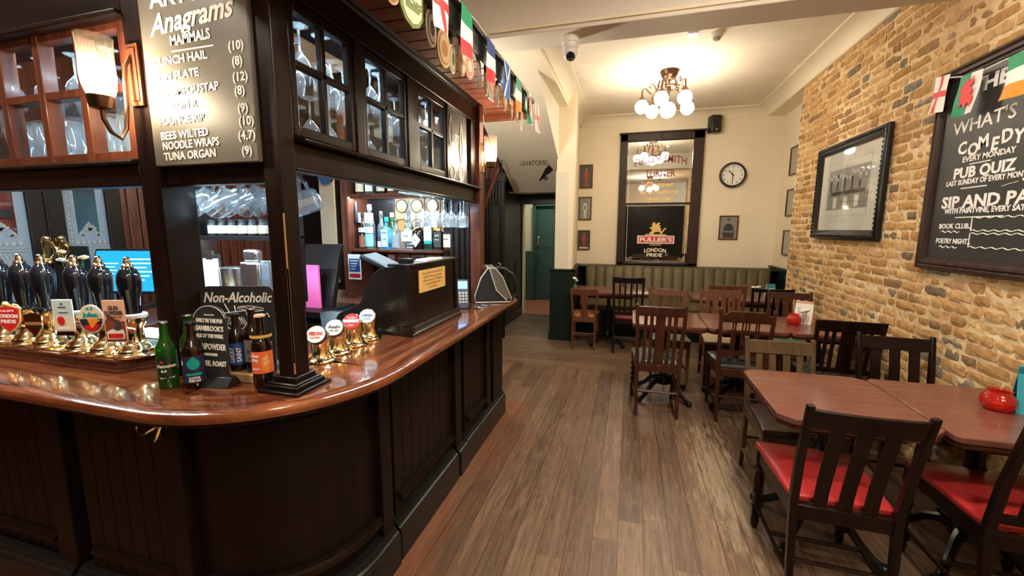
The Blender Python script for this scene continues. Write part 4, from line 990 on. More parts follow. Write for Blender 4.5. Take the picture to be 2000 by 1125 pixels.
TX = FY(0, 0, .012) @ Matrix.Rotation(-.06, 4, 'X')
b = MB(); b.plate([(-.070, 0), (.070, 0), (.070, .20)]+[(.070*math.cos(a), .215+.06*math.sin(a)) for a in [PI*(.05+.9*k/14) for k in range(15)]]+[(-.070, .20)], TX, .004, 0); b.build('board', 'board2', t)
b = MB(); X = TX @ Matrix.Translation((0, 0, .004))
for s, z, sz, w in (('ONLY IN THE PUB', .212, .019, .105), ("SAMBROOK'S", .182, .025, .11), ('ALE OF THE WEEK', .158, .018, .11), ('GUNPOWDER', .116, .030, .125), ('TASTE NOTES', .094, .012, .055), ('TOFFEE, ROAST', .058, .025, .125)): b.text(s, X @ Matrix.Translation((.0, z, 0)), sz, w, 0, off=.0007, rot=-.02)
b.rect(-.02, .02, .237, .240, X, .001, 0)
b.tube([(.065*math.cos(a), .215+.055*math.sin(a), .0008) for a in [PI*(.08+.84*k/14) for k in range(15)]], .0012, 5, 0, X)
b.build('lettering', 'chalk', t)
b = MB(); b.prism([(-.035, 0), (.035, 0), (.012, .034), (-.010, .034)], -.085, .085, 'x'); b.build('foot', 'blackpl', t, bevel=.002)
# keg fonts
def font(loc, mats, fn, label):
    t = thing('beer_font', label, 'beer font', loc, 0, 'brass beer fonts on the side counter')
    b = MB(); b.lathe([(.056, 0), (.060, .004), (.058, .010), (.048, .016), (.040, .028), (.034, .050), (.036, .075), (.042, .095), (.040, .115), (.028, .130), (.001, .136)], seg=26); b.build('font_body', 'brass', t)
    nrm = Vector((.34, -.78, .52)).normalized(); ux = Vector((nrm.y*-1, nrm.x, 0)).normalized(); uy = nrm.cross(ux)
    X = frame((nrm.x*.032, nrm.y*.032, .10+nrm.z*.028), ux, uy)
    b = MB(); b.prism([(.040*math.cos(2*PI*k/28), .040*math.sin(2*PI*k/28)) for k in range(28)], 0, .020, 'z', 0, X); b.build('lens_rim', 'brass' if mats[2] == 'b' else 'blackpl', t, bevel=.002)
    b = MB(); Y = X @ Matrix.Translation((0, 0, .020)); fn(b, Y); b.build('lens', mats[:2], t)
    b = MB(); b.tube([(-.02, -.03, .03), (-.03, -.055, .025), (-.032, -.062, .01)], .007, 8); b.build('spout', 'brass', t)
def lens(top, sub):
    def fn(b, Y): b.disc(.072, .072, Y, 0, .002); b.text(top, Y @ Matrix.Translation((0, -.004, .002)), .02, .05, 1, off=.0005); b.text(sub, Y @ Matrix.Translation((0, -.018, .002)), .010, .036, 1)
    return fn
def lens_red(b, Y): b.disc(.072, .072, Y, 0, .002); b.rect(-.033, .033, -.006, .008, Y, .003, 1); b.text('TAVERN', Y @ Matrix.Translation((0, .012, .002)), .014, .042, 1); b.text('Lager', Y @ Matrix.Translation((0, -.022, .002)), .012, .03, 1)
for (x, y), mm, fn, l in zip(((-1.232, 1.405), (-1.243, 1.528), (-1.25, 1.655), (-1.252, 1.778)), (('flag white', 'label red', 'k'), ('flag white', 'photo dark', 'k'), ('label red', 'flag white', 'b'), ('label pale', 'photo dark', 'b')), (lens('PERONI', 'NASTRO'), lens('Asahi', '0.0'), lens_red, lens('CORNISH', 'ORCHARD')),
    ('brass beer font with a black rimmed white lens, nearest the bar post', 'brass beer font with a black rimmed white lens, second from the bar post', 'brass beer font with a red lens', 'brass beer font with a pale lens beside the till screen')):
    font((x, y, 1.0), mm, fn, l)
# till screen (wooden box round the till)
TB = thing('till_screen', 'dark wooden curved till surround with a brass plaque on the bar', 'till surround', (-1.25, 2.17, 1.0))
prof = [(-1.078, 1.0), (-1.078, 1.36), (-1.20, 1.357), (-1.245, 1.345), (-1.29, 1.31), (-1.325, 1.25), (-1.345, 1.20), (-1.365, 1.165), (-1.40, 1.145), (-1.47, 1.115), (-1.505, 1.095), (-1.525, 1.065), (-1.53, 1.02), (-1.53, 1.0)]
for y in (1.865, 2.455):
    b = W(TB); b.prism(prof, y, y+.018, 'y'); b.build('side_panel', 'dark', TB, bevel=.003)
b = W(TB); b.box(-1.096, -1.078, 1.883, 2.455, 1.0, 1.36).box(-1.082, -1.068, 1.86, 1.885, 1.0, 1.36).box(-1.082, -1.068, 2.44, 2.475, 1.0, 1.36); b.build('front_panel', 'dark', TB, bevel=.002)
b = W(TB); b.box(-1.19, -1.062, 1.86, 2.48, 1.36, 1.374); b.build('shelf_top', 'dark', TB, bevel=.003)
b = W(TB); b.prism([(-1.078, 1.0), (-1.045, 1.0), (-1.045, 1.014), (-1.055, 1.024), (-1.060, 1.04), (-1.070, 1.046), (-1.078, 1.046)], 1.85, 2.475, 'y'); b.prism([(-1.12, 1.0), (-1.048, 1.0), (-1.048, 1.05), (-1.12, 1.05)], 1.848, 1.872, 'y'); b.build('plinth_moulding', 'dark', TB)
b = W(TB); b.box(-1.072, -1.067, 1.965, 2.285, 1.212, 1.332); b.build('plaque', 'gold', TB)
b = W(TB); X = FX(-1.067, 2.125, 1.212)
for k, wd_ in enumerate((.25, .22, .24, .18, .10)): b.text(('ALEXANDRA', 'public house on the', 'common at Clapham', 'established', 'London')[k], X @ Matrix.Translation((0, .095-.02*k, 0)), .018, wd_, 0, t=.0004)
b.build('engraving', 'badge wood', TB)
one(MB().box(-1.15, -1.085, 1.90, 1.945, 1.374, 1.40), 'wooden_clip', 'dark2', 'small dark wooden block at the near end on the till surround', 'block', (-1.12, 1.92, 1.374), bevel=.003)
one(MB().box(-1.16, -1.09, 2.10, 2.30, 1.374, 1.382), 'notepad', 'paper', 'white notepad lying on the till surround', 'notepad', (-1.12, 2.2, 1.374))
t = thing('till_monitor', 'black till monitor tilted behind the wooden till surround', 'till', (-1.36, 2.12, 1.0))
b = W(t); b.box(-1.40, -1.32, 2.04, 2.2, 1.0, 1.02).box(-1.38, -1.35, 2.09, 2.15, 1.02, 1.25); b.build('stand', 'blackpl', t, bevel=.004)
b = MB(); b.box(-.16, .16, -.12, .12, -.014, .014); o = b.build('monitor_body', 'blackpl', t, bevel=.008); o.rotation_euler = (0, .42, PI/2*0+.25); o.location = (.04, 0, .335)
# card terminal, tray, bag
t = thing('card_terminal', 'black card terminal with a blue screen propped on the bar', 'card terminal', (-1.105, 2.66, 1.0), .45)
TXF = FY(0, 0, .02) @ Matrix.Rotation(-.62, 4, 'X')
b = MB(); b.rect(-.042, .042, 0, .215, TXF, .03, 0, -.03); b.rect(-.036, .036, -.02, .01, TXF, .05, 0, -.05); b.prism([(.02, -.02), (.13, -.02), (.11, .12), (.05, .06)], -.03, .03, 'x'); b.build('terminal_body', 'blackpl', t, bevel=.006)
b = MB(); b.rect(-.033, .033, .135, .195, TXF, .002, 0, .0); b.build('screen', 'screen2', t)
b = MB(); [b.rect(-.030+.022*q, -.014+.022*q, .02+.024*r, .036+.024*r, TXF, .003, 0, 0) for q in range(3) for r in range(4)]; b.build('keys', 'photo grey', t)
one(MB().box(-1.06, -.98, 2.68, 2.76, 1.0, 1.012), 'bill_tray', 'steel', 'small steel bill tray in front of the card terminal', 'tray', (-1.02, 2.72, 1.0), bevel=.002)
one(MB().box(-1.05, -.97, 2.78, 2.86, 1.0, 1.010), 'bill_tray', 'steel', 'small steel bill tray between the card terminal and the bag', 'tray', (-1.01, 2.82, 1.0), bevel=.002)
BG = thing('holdall_bag', 'black and olive sports bag with pale piping on the far end of the bar', 'bag', (-1.03, 3.03, 1.0), -1.15)
bp_ = [(-.125, .008), (.135, .008), (.14, .04), (.075, .20), (.02, .265), (-.035, .262), (-.085, .19), (-.13, .06)]
b = MB(); b.prism(bp_, -.12, .12, 'x'); b.build('bag_body', 'bag black', BG, bevel=.012, seg=3)
fp_ = [(.135, .02), (.142, .045), (.078, .205), (.022, .272), (-.02, .270), (.01, .15), (.05, .05)]
for s in (-1, 1):
    b = MB(); b.prism([(-.02, .262), (.022, .266), (.074, .202), (.134, .04), (.11, .02), (.03, .10)], s*.121, s*.129, 'x'); b.build('side_panel', 'olive bag', BG, bevel=.003)
b = MB(); b.prism(fp_, -.115, .115, 'x'); b.build('flap', 'olive bag', BG, bevel=.006)
b = MB()
for s in (-.128, .128):
    b.tube([(s, q[0]*1.01, q[1]+.002) for q in bp_], .0045, 6, 0, None, True); b.tube([(s, -.02, .262), (s, .03, .10), (s, .11, .02)], .004, 6)
b.tube([(-.12, -.03, .268), (.12, -.03, .268)], .005, 6); b.build('piping', 'piping', BG)
b = MB(); b.tube([(.06, .03, .26), (.05, .10, .255), (.05, .17, .20), (.05, .20, .12), (.05, .20, .06), (.05, .16, .02)], .012, 8).tube([(.0, -.05, .25), (.0, -.12, .235), (.02, -.15, .21)], .012, 8).tube([(-.08, .04, .245), (-.07, .07, .285), (.07, .07, .285), (.08, .04, .245)], .009, 8); b.build('strap', 'bag black', BG)
# bar towels and leaflet at the left behind the pumps
one(MB().box(-2.30, -1.86, 1.32, 1.46, 1.053, 1.06), 'bar_towel', 'towel', 'pale folded bar towel behind the hand pumps', 'towel', (-2.1, 1.4, 1.053), bevel=.003)
# ================================================================ BEHIND THE BAR
BC = thing('back_counter', 'low dark counter with a fridge under the back bar shelves', 'counter', (-2.0, 3.0, 0))
b = W(BC); b.box(-3.75, -1.40, 2.62, 3.2, .96, 1.0); b.build('counter_top', 'maho', BC, bevel=.004)
b = W(BC); b.box(-3.75, -2.24, 2.68, 3.2, 0, .96).box(-1.62, -1.40, 2.68, 3.2, 0, .96).box(-2.24, -1.62, 3.1, 3.2, 0, .96); b.build('cupboard', 'dark2', BC)
b = W(BC); b.box(-2.24, -2.215, 2.63, 3.1, .06, .95).box(-1.645, -1.62, 2.63, 3.1, .06, .95).box(-2.24, -1.62, 2.63, 3.1, .92, .95).box(-2.24, -1.62, 2.63, 3.1, .03, .06); b.build('fridge_case', 'steel', BC)
b = W(BC); b.box(-2.215, -1.645, 2.66, 2.67, .06, .92); b.build('fridge_door', 'pane', BC)
b = W(BC); b.box(-2.2, -1.66, 2.69, 2.70, .90, .915); b.build('light_strip', 'led', BC)
for k in range(5): one(MB().box(-2.19+.11*k, -2.10+.11*k, 2.72, 3.05, .58, .60).lathe([(.032, .60), (.034, .61), (.034, .74), (.014, .79), (.013, .85)], (-2.145+.11*k, 2.80, 0), 14), 'fridge_bottle', 'label sky', 'blue bottle on its shelf inside the back bar fridge', 'bottle', (-2.145+.11*k, 2.8, .6), 'bottles inside the back bar fridge')
# back bar shelf unit
SH = thing('back_bar_shelves', 'red brown shelf unit of spirits behind the bar', 'shelf unit', (-1.75, 3.0, 1.0))
for xa, xb, ya in ((-2.22, -2.16, 2.85), (-1.36, -1.32, 2.97)): b = W(SH); b.box(xa, xb, ya, 3.2, 1.0, 2.6); b.build('side_panel', 'maho', SH, bevel=.003)
b = W(SH); b.box(-2.16, -1.36, 3.16, 3.2, 1.0, 2.6); b.build('back_panel', 'dark2', SH)
for z, x1 in ((1.37, -1.36), (1.80, -1.50)):
    b = W(SH); b.box(-2.16, x1, 2.86, 3.16, z, z+.022); b.build('shelf', 'maho', SH, bevel=.004)
b = W(SH); b.box(-1.92, -1.36, 3.145, 3.16, 1.02, 1.80, 0)
for r_ in range(5):
    for c_ in range(4):
        cx, cz = -1.85+.14*c_, 1.1+.16*r_
        b.prism([(cx+.05*math.cos(2*PI*k/14), cz+.05*math.sin(2*PI*k/14)) for k in range(14)], 3.138, 3.145, 'y', 1); b.tube([(cx+.052*math.cos(2*PI*k/14), 3.138, cz+.052*math.sin(2*PI*k/14)) for k in range(14)], .006, 5, 2, None, True)
for k in range(5): b.box(-1.92+.14*k-.004, -1.92+.14*k+.004, 3.135, 3.146, 1.02, 1.8, 2)
b.build('leaded_panel', ['badge wood', 'leaded orange', 'lead line'], SH)
b = W(SH); b.box(-2.15, -1.52, 2.868, 2.876, 1.785, 1.80, 1).box(-2.15, -1.52, 2.88, 2.90, 1.792, 1.80, 0); b.build('light_strip', ['led', 'maho'], SH)
def spirit(x, y, h, r, sq, bodym, cap, labs, label, capc=None, neck=.62, fn=None, z=1.392):
    t = thing('spirit_bottle', label, 'bottle', (x, y, z))
    b = MB()
    if sq: b.lathe([(r*1.35, 0), (r*1.4, .004), (r*1.4, h*(neck-.06)), (r*1.1, h*neck), (r*.42, h*(neck+.08)), (r*.38, h*.9), (r*.38, h*.91)], seg=4, X=Matrix.Rotation(PI/4, 4, 'Z'))
    else: b.lathe([(r*.9, 0), (r, .006), (r, h*(neck-.08)), (r*.85, h*neck), (r*.42, h*(neck+.09)), (r*.38, h*.9), (r*.40, h*.91)], seg=20)
    b.build('glass_body', bodym, t, bevel=.003 if sq else 0)
    b = MB(); b.lathe([(r*.44, h*.88), (r*.46, h*.89), (r*.44, h), (r*.1, h+.002)], seg=14); b.build('cap', cap, t)
    rr = r+.0012
    for (z0, z1, m) in labs:
        b = MB()
        if sq: b.box(-r*.8, r*.8, -rr, -r*.98, z0*h, z1*h)
        else:
            vs = []; n = 12
            for i in range(n+1):
                a = -PI/2-1.1+2.2*i/n
                for zz in (z0, z1): vs.append((rr*math.cos(a), rr*math.sin(a), zz*h))
            b.add(vs, [(2*i, 2*i+2, 2*i+3, 2*i+1) for i in range(n)])
        b.build('label', m, t)
    if fn: b = MB(); fn(b, r, h); b.build('label_print', b.mats, t)
    return t
def tx_l(items, m1='photo dark'):
    def fn(b, r, h):
        b.mats = [m1]
        for s, z, sz, w in items: b.text(s, FY(0, -r-.002, z*h), sz, w, 0, off=.0005)
    return fn
def diamond(b, r, h):
    b.mats = ['flag white', 'photo dark']; b.plate([(0, .02), (.042, .075), (0, .13), (-.042, .075)], FY(0, -r*1.0-.001, 0), .002, 0); b.text("HENDRICK'S", FY(0, -r-.003, .072), .012, .05, 1)
spirit(-2.095, 2.95, .29, .036, 0, 'brown', 'blackpl', [(.04, .36, 'label brown'), (.46, .58, 'flag white')], 'dark rum bottle with a brown label, leftmost on the back bar shelf', fn=tx_l([('OLD', .5, .016, .03)]))
spirit(-2.015, 2.93, .35, .040, 0, 'clear', 'label sky', [(.06, .34, 'label sky'), (.36, .5, 'label pale')], 'tall frosted vodka bottle with a bright blue cap on the back bar shelf')
spirit(-1.945, 2.98, .30, .034, 0, 'clear', 'steel', [(.05, .2, 'flag white'), (.32, .42, 'label blue')], 'clear vodka bottle with a blue and white label behind the shelf front')
spirit(-1.865, 2.93, .25, .036, 1, 'bluegl', 'label teal', [(.08, .62, 'label pale')], 'square pale blue gin bottle on the back bar shelf', fn=tx_l([('BOMBAY', .5, .012, .045), ('GIN', .3, .014, .03)], 'label blue'))
spirit(-1.895, 3.06, .29, .036, 0, 'greengl', 'flag white', [(.15, .45, 'label cream')], 'green bottle with a white cap behind the blue gin bottle')
spirit(-1.785, 2.94, .24, .038, 0, 'clear', 'steel', [(.06, .48, 'label grey')], 'clear gin bottle with a grey pictorial label on the back bar shelf')
spirit(-1.735, 3.05, .30, .040, 0, 'dkgreen', 'blackpl', [(.2, .5, 'label cream')], 'dark green bottle at the back under the wine glasses')
spirit(-1.675, 2.93, .24, .042, 1, 'clear', 'steel', [(.30, .56, 'flag white')], 'stout clear gin bottle with a small white label', fn=tx_l([('7/5', .40, .022, .04)]))
spirit(-1.585, 2.92, .215, .045, 0, 'brown', 'blackpl', [], 'squat black bottle with a white diamond label', fn=diamond, neck=.72)
spirit(-1.495, 2.94, .26, .038, 1, 'dkgreen', 'badge green', [(.30, .68, 'label cream'), (.18, .28, 'label teal')], 'green whiskey bottle with a cream label on the back bar shelf', fn=tx_l([('J', .52, .02, None)], 'label red'))
spirit(-1.412, 2.93, .22, .034, 1, 'brown', 'photo dark', [(.1, .62, 'photo dark'), (.68, .76, 'flag orange')], 'square black labelled bourbon bottle on the back bar shelf', fn=tx_l([("JACK", .48, .014, .035), ('No 7', .34, .014, .03)], 'flag white'))
spirit(-1.335+.0, 2.92, .20, .034, 0, 'amber', 'gold', [(.12, .60, 'label cream')], 'amber whiskey bottle with a cream label, rightmost on the shelf', fn=tx_l([('BULLEIT', .4, .012, .04)]))
for i, (x, bm_, lm, l) in enumerate(((-2.10, 'amber', 'label cream', 'amber whisky bottle leftmost on the upper back bar shelf'), (-2.0, 'clear', 'flag white', 'clear bottle with a white label on the upper back bar shelf'), (-1.91, 'brown', 'label cream', 'brown bottle with a cream label on the upper back bar shelf'), (-1.80, 'amber', 'label cream', 'amber bottle with a cream label in the middle of the upper shelf'), (-1.70, 'clear', 'label blue', 'clear bottle with a blue label on the upper back bar shelf'), (-1.59, 'brown', 'label red', 'bottle with a red label rightmost on the upper shelf'))):
    spirit(x, 2.95, .28, .04, i % 2, bm_, 'photo dark', [(.08, .45, lm)], l, z=1.822)
# hanging wine glasses
mb = MB(); mb.shell([(.036, 0), (.034, -.003), (.006, -.008), (.004, -.02), (.004, -.085), (.010, -.095), (.030, -.115), (.040, -.145), (.038, -.175), (.031, -.20)], (0, 0, 0), 18); WG = mb.build('wine_glass', 'clear', ang=60)
for i, (x, y) in enumerate(((-1.30, 2.30), (-1.232, 2.32), (-1.22, 2.42), (-1.172, 2.36), (-1.175, 2.52), (-1.17, 2.62), (-1.155, 2.74), (-1.17, 2.84))):
    o = WG if i == 0 else WG.copy()
    if i: COL.objects.link(o)
    o.location = (x, y, 1.762); tag(o, ('wine glass hanging leftmost under the gantry cabinets', 'wine glass hanging second from the left under the gantry', 'wine glass hanging third from the left under the gantry', 'wine glass hanging fourth from the left under the gantry', 'wine glass hanging fifth from the left under the gantry', 'wine glass hanging sixth from the left under the gantry', 'wine glass hanging second from the right under the gantry', 'wine glass hanging rightmost by the far end post')[i], 'wine glass', 'wine glasses hanging over the bar')
b = MB()
for x in (-1.335, -1.265, -1.20, -1.14): b.box(x-.008, x+.008, 2.22, 2.88, 1.762, 1.772)
b.box(-1.36, -1.12, 2.22, 2.235, 1.772, 1.84).box(-1.36, -1.12, 2.86, 2.875, 1.772, 1.84)
one(b, 'glass_rack', 'dark2', 'dark glass rack under the side cabinets', 'rack', (-1.24, 2.5, 1.835))
# dimpled beer mugs on hooks
def mug():
    t = thing('beer_mug', '', 'beer mug')
    b = MB(); b.shell([(.001, -.06), (.040, -.06), (.046, -.05), (.048, 0), (.047, .05), (.049, .065), (.045, .064), (.042, .0), (.040, -.05), (.001, -.052)], (0, 0, 0), 40, flute=.035, nf=10); b.build('mug_body', 'cut', t, ang=70)
    b = MB(); b.tube([(.047*math.cos(2*PI*k/30), .047*math.sin(2*PI*k/30), .064) for k in range(30)], .003, 6, 0, None, True); b.build('rim', 'clear', t)
    b = MB(); b.tube([(.046, 0, .04), (.070, 0, .045), (.088, 0, .025), (.088, 0, -.015), (.072, 0, -.04), (.046, 0, -.038)], .0075, 8); b.build('handle', 'cut', t)
    return t
mg = mug()
for i, (x, y, z, rz, ti) in enumerate(((-1.80, 1.40, 1.665, 0.1, -1.25), (-1.695, 1.41, 1.660, -.2, -1.15), (-1.61, 1.40, 1.665, .1, -1.05), (-1.53, 1.41, 1.665, -.1, -1.0), (-1.46, 1.42, 1.665, .2, -1.0), (-1.285, 1.42, 1.655, .9, -.75))):
    o = mg if i == 0 else copy_tree(mg)
    # handle on top: turn the mug on its side so it hangs by its handle
    o.matrix_world = Matrix.Translation((x, y, z)) @ Matrix.Rotation(rz, 4, 'Z') @ Matrix.Rotation(-PI/2-.35, 4, 'Y')
    o['label'] = ('dimpled glass beer mug hanging leftmost above the drinks chalkboard', 'dimpled glass beer mug hanging second from the left above the chalkboard', 'dimpled glass beer mug hanging third from the left above the chalkboard', 'dimpled glass beer mug hanging fourth from the left above the chalkboard', 'dimpled glass beer mug hanging just left of the bar post', 'dimpled glass beer mug hanging just right of the bar post')[i]; o['group'] = 'beer mugs hanging under the gantry'
    hk = MB(); hk.tube([(x, y, 1.778), (x, y, z+.10), (x+.006, y, z+.085), (x+.014, y, z+.082), (x+.018, y, z+.092)], .003, 6); one(hk, 'mug_hook', 'bronze', 'small hook under the gantry holding a dimpled beer mug', 'hook', (x, y, 1.778), 'hooks of the beer mugs')
mb = MB(); mb.shell([(.036, 0), (.006, -.008), (.004, -.085), (.030, -.115), (.040, -.145), (.031, -.20)], (0, 0, 0), 18)
o = mb.build('wine_glass', 'clear', ang=60); o.location = (-1.92, 1.40, 1.70); tag(o, 'wine glass hanging alone left of the near bar post', 'wine glass')
one(MB().box(-2.0, -1.84, 1.39, 1.41, 1.70, 1.706).box(-1.925, -1.915, 1.395, 1.405, 1.706, 1.775), 'hanging_rail', 'steel', 'small rail holding the lone hanging wine glass', 'rail', (-1.92, 1.4, 1.775))
# jars, clipboard, boxes behind
IS = thing('inner_shelf', 'dark open shelf of jars and boxes inside the bar', 'shelf', (-2.15, 1.92, 0))
b = W(IS); b.box(-2.5, -1.8, 1.86, 1.98, 1.495, 1.51); b.build('shelf', 'dark2', IS, bevel=.002)
b = W(IS); b.box(-2.5, -1.8, 1.86, 1.98, 1.13, 1.15); b.build('shelf', 'dark2', IS, bevel=.002)
for x in (-2.5, -1.84): b = W(IS); b.box(x, x+.04, 1.86, 1.98, 1.15, 1.90); b.build('upright', 'dark2', IS)
b = W(IS); b.box(-2.46, -1.84, 1.88, 1.96, 0, 1.13); b.build('cupboard', 'dark2', IS)
b = W(IS); b.box(-2.45, -1.85, 1.862, 1.868, 1.484, 1.496, 1).box(-2.45, -1.85, 1.868, 1.882, 1.487, 1.495, 0); b.build('light_strip', ['led', 'dark2'], IS)  # strip added behind a lip to brighten the things on the shelf
for i in range(6):
    b = MB(); b.lathe([(.030, 0), (.032, .004), (.032, .07), (.028, .078)], seg=14, m=0).lathe([(.0325, .012), (.0325, .058)], seg=14, m=1).lathe([(.030, .078), (.030, .092)], seg=14, m=2)
    o = b.build('spice_jar', ['blackpl', 'paper' if i < 3 else 'label cream', 'blackpl']); o.location = (-2.39+.075*i, 1.92, 1.51)
    tag(o, 'small jar with a %s label, %s on the inner shelf' % ('white' if i < 3 else 'cream', ('leftmost', 'second from the left', 'third from the left', 'third from the right', 'second from the right', 'rightmost')[i]), 'jar', 'jars on the inner shelf')
b = MB(); b.box(-2.44, -2.31, 1.868, 1.876, 1.15, 1.40, 0).box(-2.43, -2.32, 1.862, 1.868, 1.17, 1.375, 1).box(-2.40, -2.35, 1.858, 1.87, 1.37, 1.42, 2)
one(b, 'clipboard', ['blackpl', 'paper', 'steel'], 'clipboard of white papers on the inner shelf', 'clipboard', (-2.37, 1.87, 1.15))
one(MB().lathe([(.07, 0), (.075, .02), (.078, .17), (.080, .172), (.078, .174)], (-2.26, 1.92, 1.15), 28), 'ice_bucket', 'steel', 'round steel ice bucket on the inner shelf', 'bucket', (-2.26, 1.92, 1.15))
one(MB().box(-2.17, -2.03, 1.87, 1.95, 1.15, 1.36).box(-2.16, -2.06, 1.89, 1.94, 1.36, 1.43), 'napkin_dispenser', 'steel', 'tall steel dispenser on the inner shelf', 'dispenser', (-2.1, 1.92, 1.15), bevel=.012)
one(MB().box(-2.02, -1.95, 1.88, 1.95, 1.15, 1.37), 'plastic_box', 'clear', 'clear plastic box beside the steel dispenser', 'box', (-1.98, 1.92, 1.15), bevel=.004)
for i, x in enumerate((-1.925, -1.885)):
    one(MB().lathe([(.018, 0), (.02, .1), (.016, .15), (.012, .2), (.006, .21)], (x, 1.91, 1.15), 14), 'cocktail_shaker', 'steel', ('slim steel cocktail shaker next to the clear box', 'slim steel cocktail shaker at the right end of the inner shelf')[i], 'shaker', (x, 1.91, 1.15))
# till on the left, flowers, glass washer shelf
IC = MB().box(-3.95, -2.75, 1.7, 2.35, .94, .98, 0).box(-3.9, -2.8, 1.75, 2.3, 0, .94, 1)
one(IC, 'inner_counter', ['maho', 'dark2'], 'low inner counter below the blue till screen', 'counter', (-3.3, 2.0, 0), bevel=.004)
t = thing('till_monitor', 'large till monitor with a bright blue screen behind the hand pumps', 'till', (-3.42, 2.08, .98), .25)
b = MB(); b.box(-.12, .12, -.1, .1, 0, .03).box(-.04, .04, .0, .05, .03, .2); b.build('stand', 'blackpl', t, bevel=.004)
X = FY(0, 0, .27) @ Matrix.Rotation(-.3, 4, 'X'); b = MB(); b.rect(-.27, .27, -.16, .16, X, .03, 0, -.03); mo = b.build('monitor_body', 'blackpl', t, bevel=.006)
b = MB(); b.rect(-.255, .255, -.145, .145, X, .002, 0, .0005); b.build('screen', 'screen', mo)
b = MB(); [b.rect(.0, .19-.03*(k % 3), .08-.03*k, .088-.03*k, X, .002, 0, .002) for k in range(6)]; [b.rect(-.18, -.08-.02*(k % 2), .05-.025*k, .056-.025*k, X, .002, 0, .002) for k in range(4)]; b.build('screen_text', emit('screen letters', (.4, .8, 1), 1.0), t)
def flower(loc, label, n, petals, vase, h=.10, spread=.05, seed=1, hv=.07, rv=.028):
    rr = random.Random(seed); t = thing('flower_vase', label, 'flower vase', loc)
    b = MB(); b.shell([(.001, .001), (rv*.8, .0), (rv, .01), (rv, hv*.6), (rv*.6, hv*.85), (rv*.7, hv)], (0, 0, 0), 16); b.build('vase', vase, t)
    for k in range(n):
        a = 2*PI*k/n+rr.random(); s = spread*(.35+.65*rr.random()) if n > 1 else 0
        p = (s*math.cos(a), s*math.sin(a), hv+h*(.5+.5*rr.random()))
        b = MB(); b.tube([(0, 0, hv*.3), (p[0]*.5, p[1]*.5, hv), p], .0018, 5); b.build('stem', 'leaf', t)
        b = MB()
        for q in range(9):
            an = 2*PI*q/9*1.6; r_ = .010+.0012*q
            b.sphere((p[0]+r_*.8*math.cos(an), p[1]+r_*.8*math.sin(an), p[2]+.004*(q % 3)), .012, 0, 8, None, .7)
        b.build('flower', petals[k % len(petals)], t)
flower((-3.42, 1.80, .98), 'glass of peach flowers left of the blue till screen', 5, ['petal peach', 'petal white'], 'clear', .20, .10, 4, .24, .05)
one(MB().box(-3.98, -3.78, 2.06, 2.07, .98, 1.42), 'menu_card', 'green', 'dark green card standing behind the peach flowers', 'card', (-3.88, 2.06, .98))
# view through to the far side of the bar
nb = MB(); X = FY(-2.115, 2.846, 1.25); nb.rect(-.058, .058, -.10, .10, X, .003, 0); nb.rect(-.05, .05, -.04, .065, X, .004, 1); nb.rect(-.05, .05, -.088, -.055, X, .004, 2)
for k in range(4): nb.rect(-.035, .035-.01*k, .045-.022*k, .052-.022*k, X, .005, 0)
one(nb, 'licence_notice', ['paper', 'label blue', 'label red'], 'white notice with a blue panel and red strip on the back bar', 'notice', (-2.115, 2.85, 1.25))
one(MB().box(-1.99, -1.91, 3.12, 3.16, 1.27, 1.35, 0).box(-1.98, -1.92, 3.115, 3.12, 1.30, 1.335, 1), 'alarm_box', ['label red', 'flag white'], 'small red call point box under the spirit shelf', 'alarm box', (-1.95, 3.16, 1.27))
one(MB().box(-1.98, -1.88, 3.13, 3.16, 1.08, 1.17), 'socket', 'white', 'white wall socket under the red call point box', 'socket', (-1.93, 3.16, 1.08), bevel=.004)
one(MB().box(-2.155, -2.07, 2.95, 3.06, 1.60, 1.68, 0).box(-2.07, -2.065, 2.96, 3.05, 1.61, 1.67, 1), 'card_reader', ['white', 'photo grey'], 'white and grey box fixed to the end panel above the rum bottle', 'box', (-2.155, 3.0, 1.6), bevel=.004)
one(MB().lathe([(.012, 0), (.014, .01), (.012, .16), (.006, .17)], (-2.14, 2.93, 1.60), 12), 'torch', 'blackpl', 'slim black torch clipped to the end panel of the spirit shelves', 'torch', (-2.14, 2.93, 1.6))
b = MB(); X = FY(-3.50, 4.262, 2.16); b.disc(.20, .20, X, 0, .02); b.disc(.17, .17, X, 1, .024); b.tube([(0, .10, .01), (.012, .15, .012), (0, .2, .012), (-.012, .15, .012), (0, .1, .01)], .005, 6, 0, X)
one(b, 'round_plaque', ['steel', 'pan blue'], 'round blue plaque with a silver rim hanging on the white pilaster', 'plaque', (-3.5, 4.27, 2.35))
b = MB(); b.box(-2.45, -2.0, 2.45, 2.47, 1.0, 1.42)
t = one(MB().prism([(2.42, 1.0), (2.46, 1.0), (2.58, 1.44), (2.54, 1.44)], -2.30, -2.0, 'x'), 'menu_stand', 'dark2', 'dark leaning board back seen through the side opening', 'board', (-2.15, 2.5, 1.0), bevel=.003)
one(MB().box(-2.19, -2.07, 2.385, 2.40, 1.0, 1.30, 0), 'pink_folder', ['pink'], 'bright pink folder leaning beside the dark board', 'folder', (-2.13, 2.39, 1.0))
one(MB().box(-2.42, -1.96, 2.25, 2.61, .96, 1.0, 0).box(-2.40, -1.98, 2.28, 2.6, 0, .96, 1), 'side_table', ['dark2', 'dark2'], 'dark side unit holding the leaning board behind the bar', 'side unit', (-2.2, 2.4, 0))
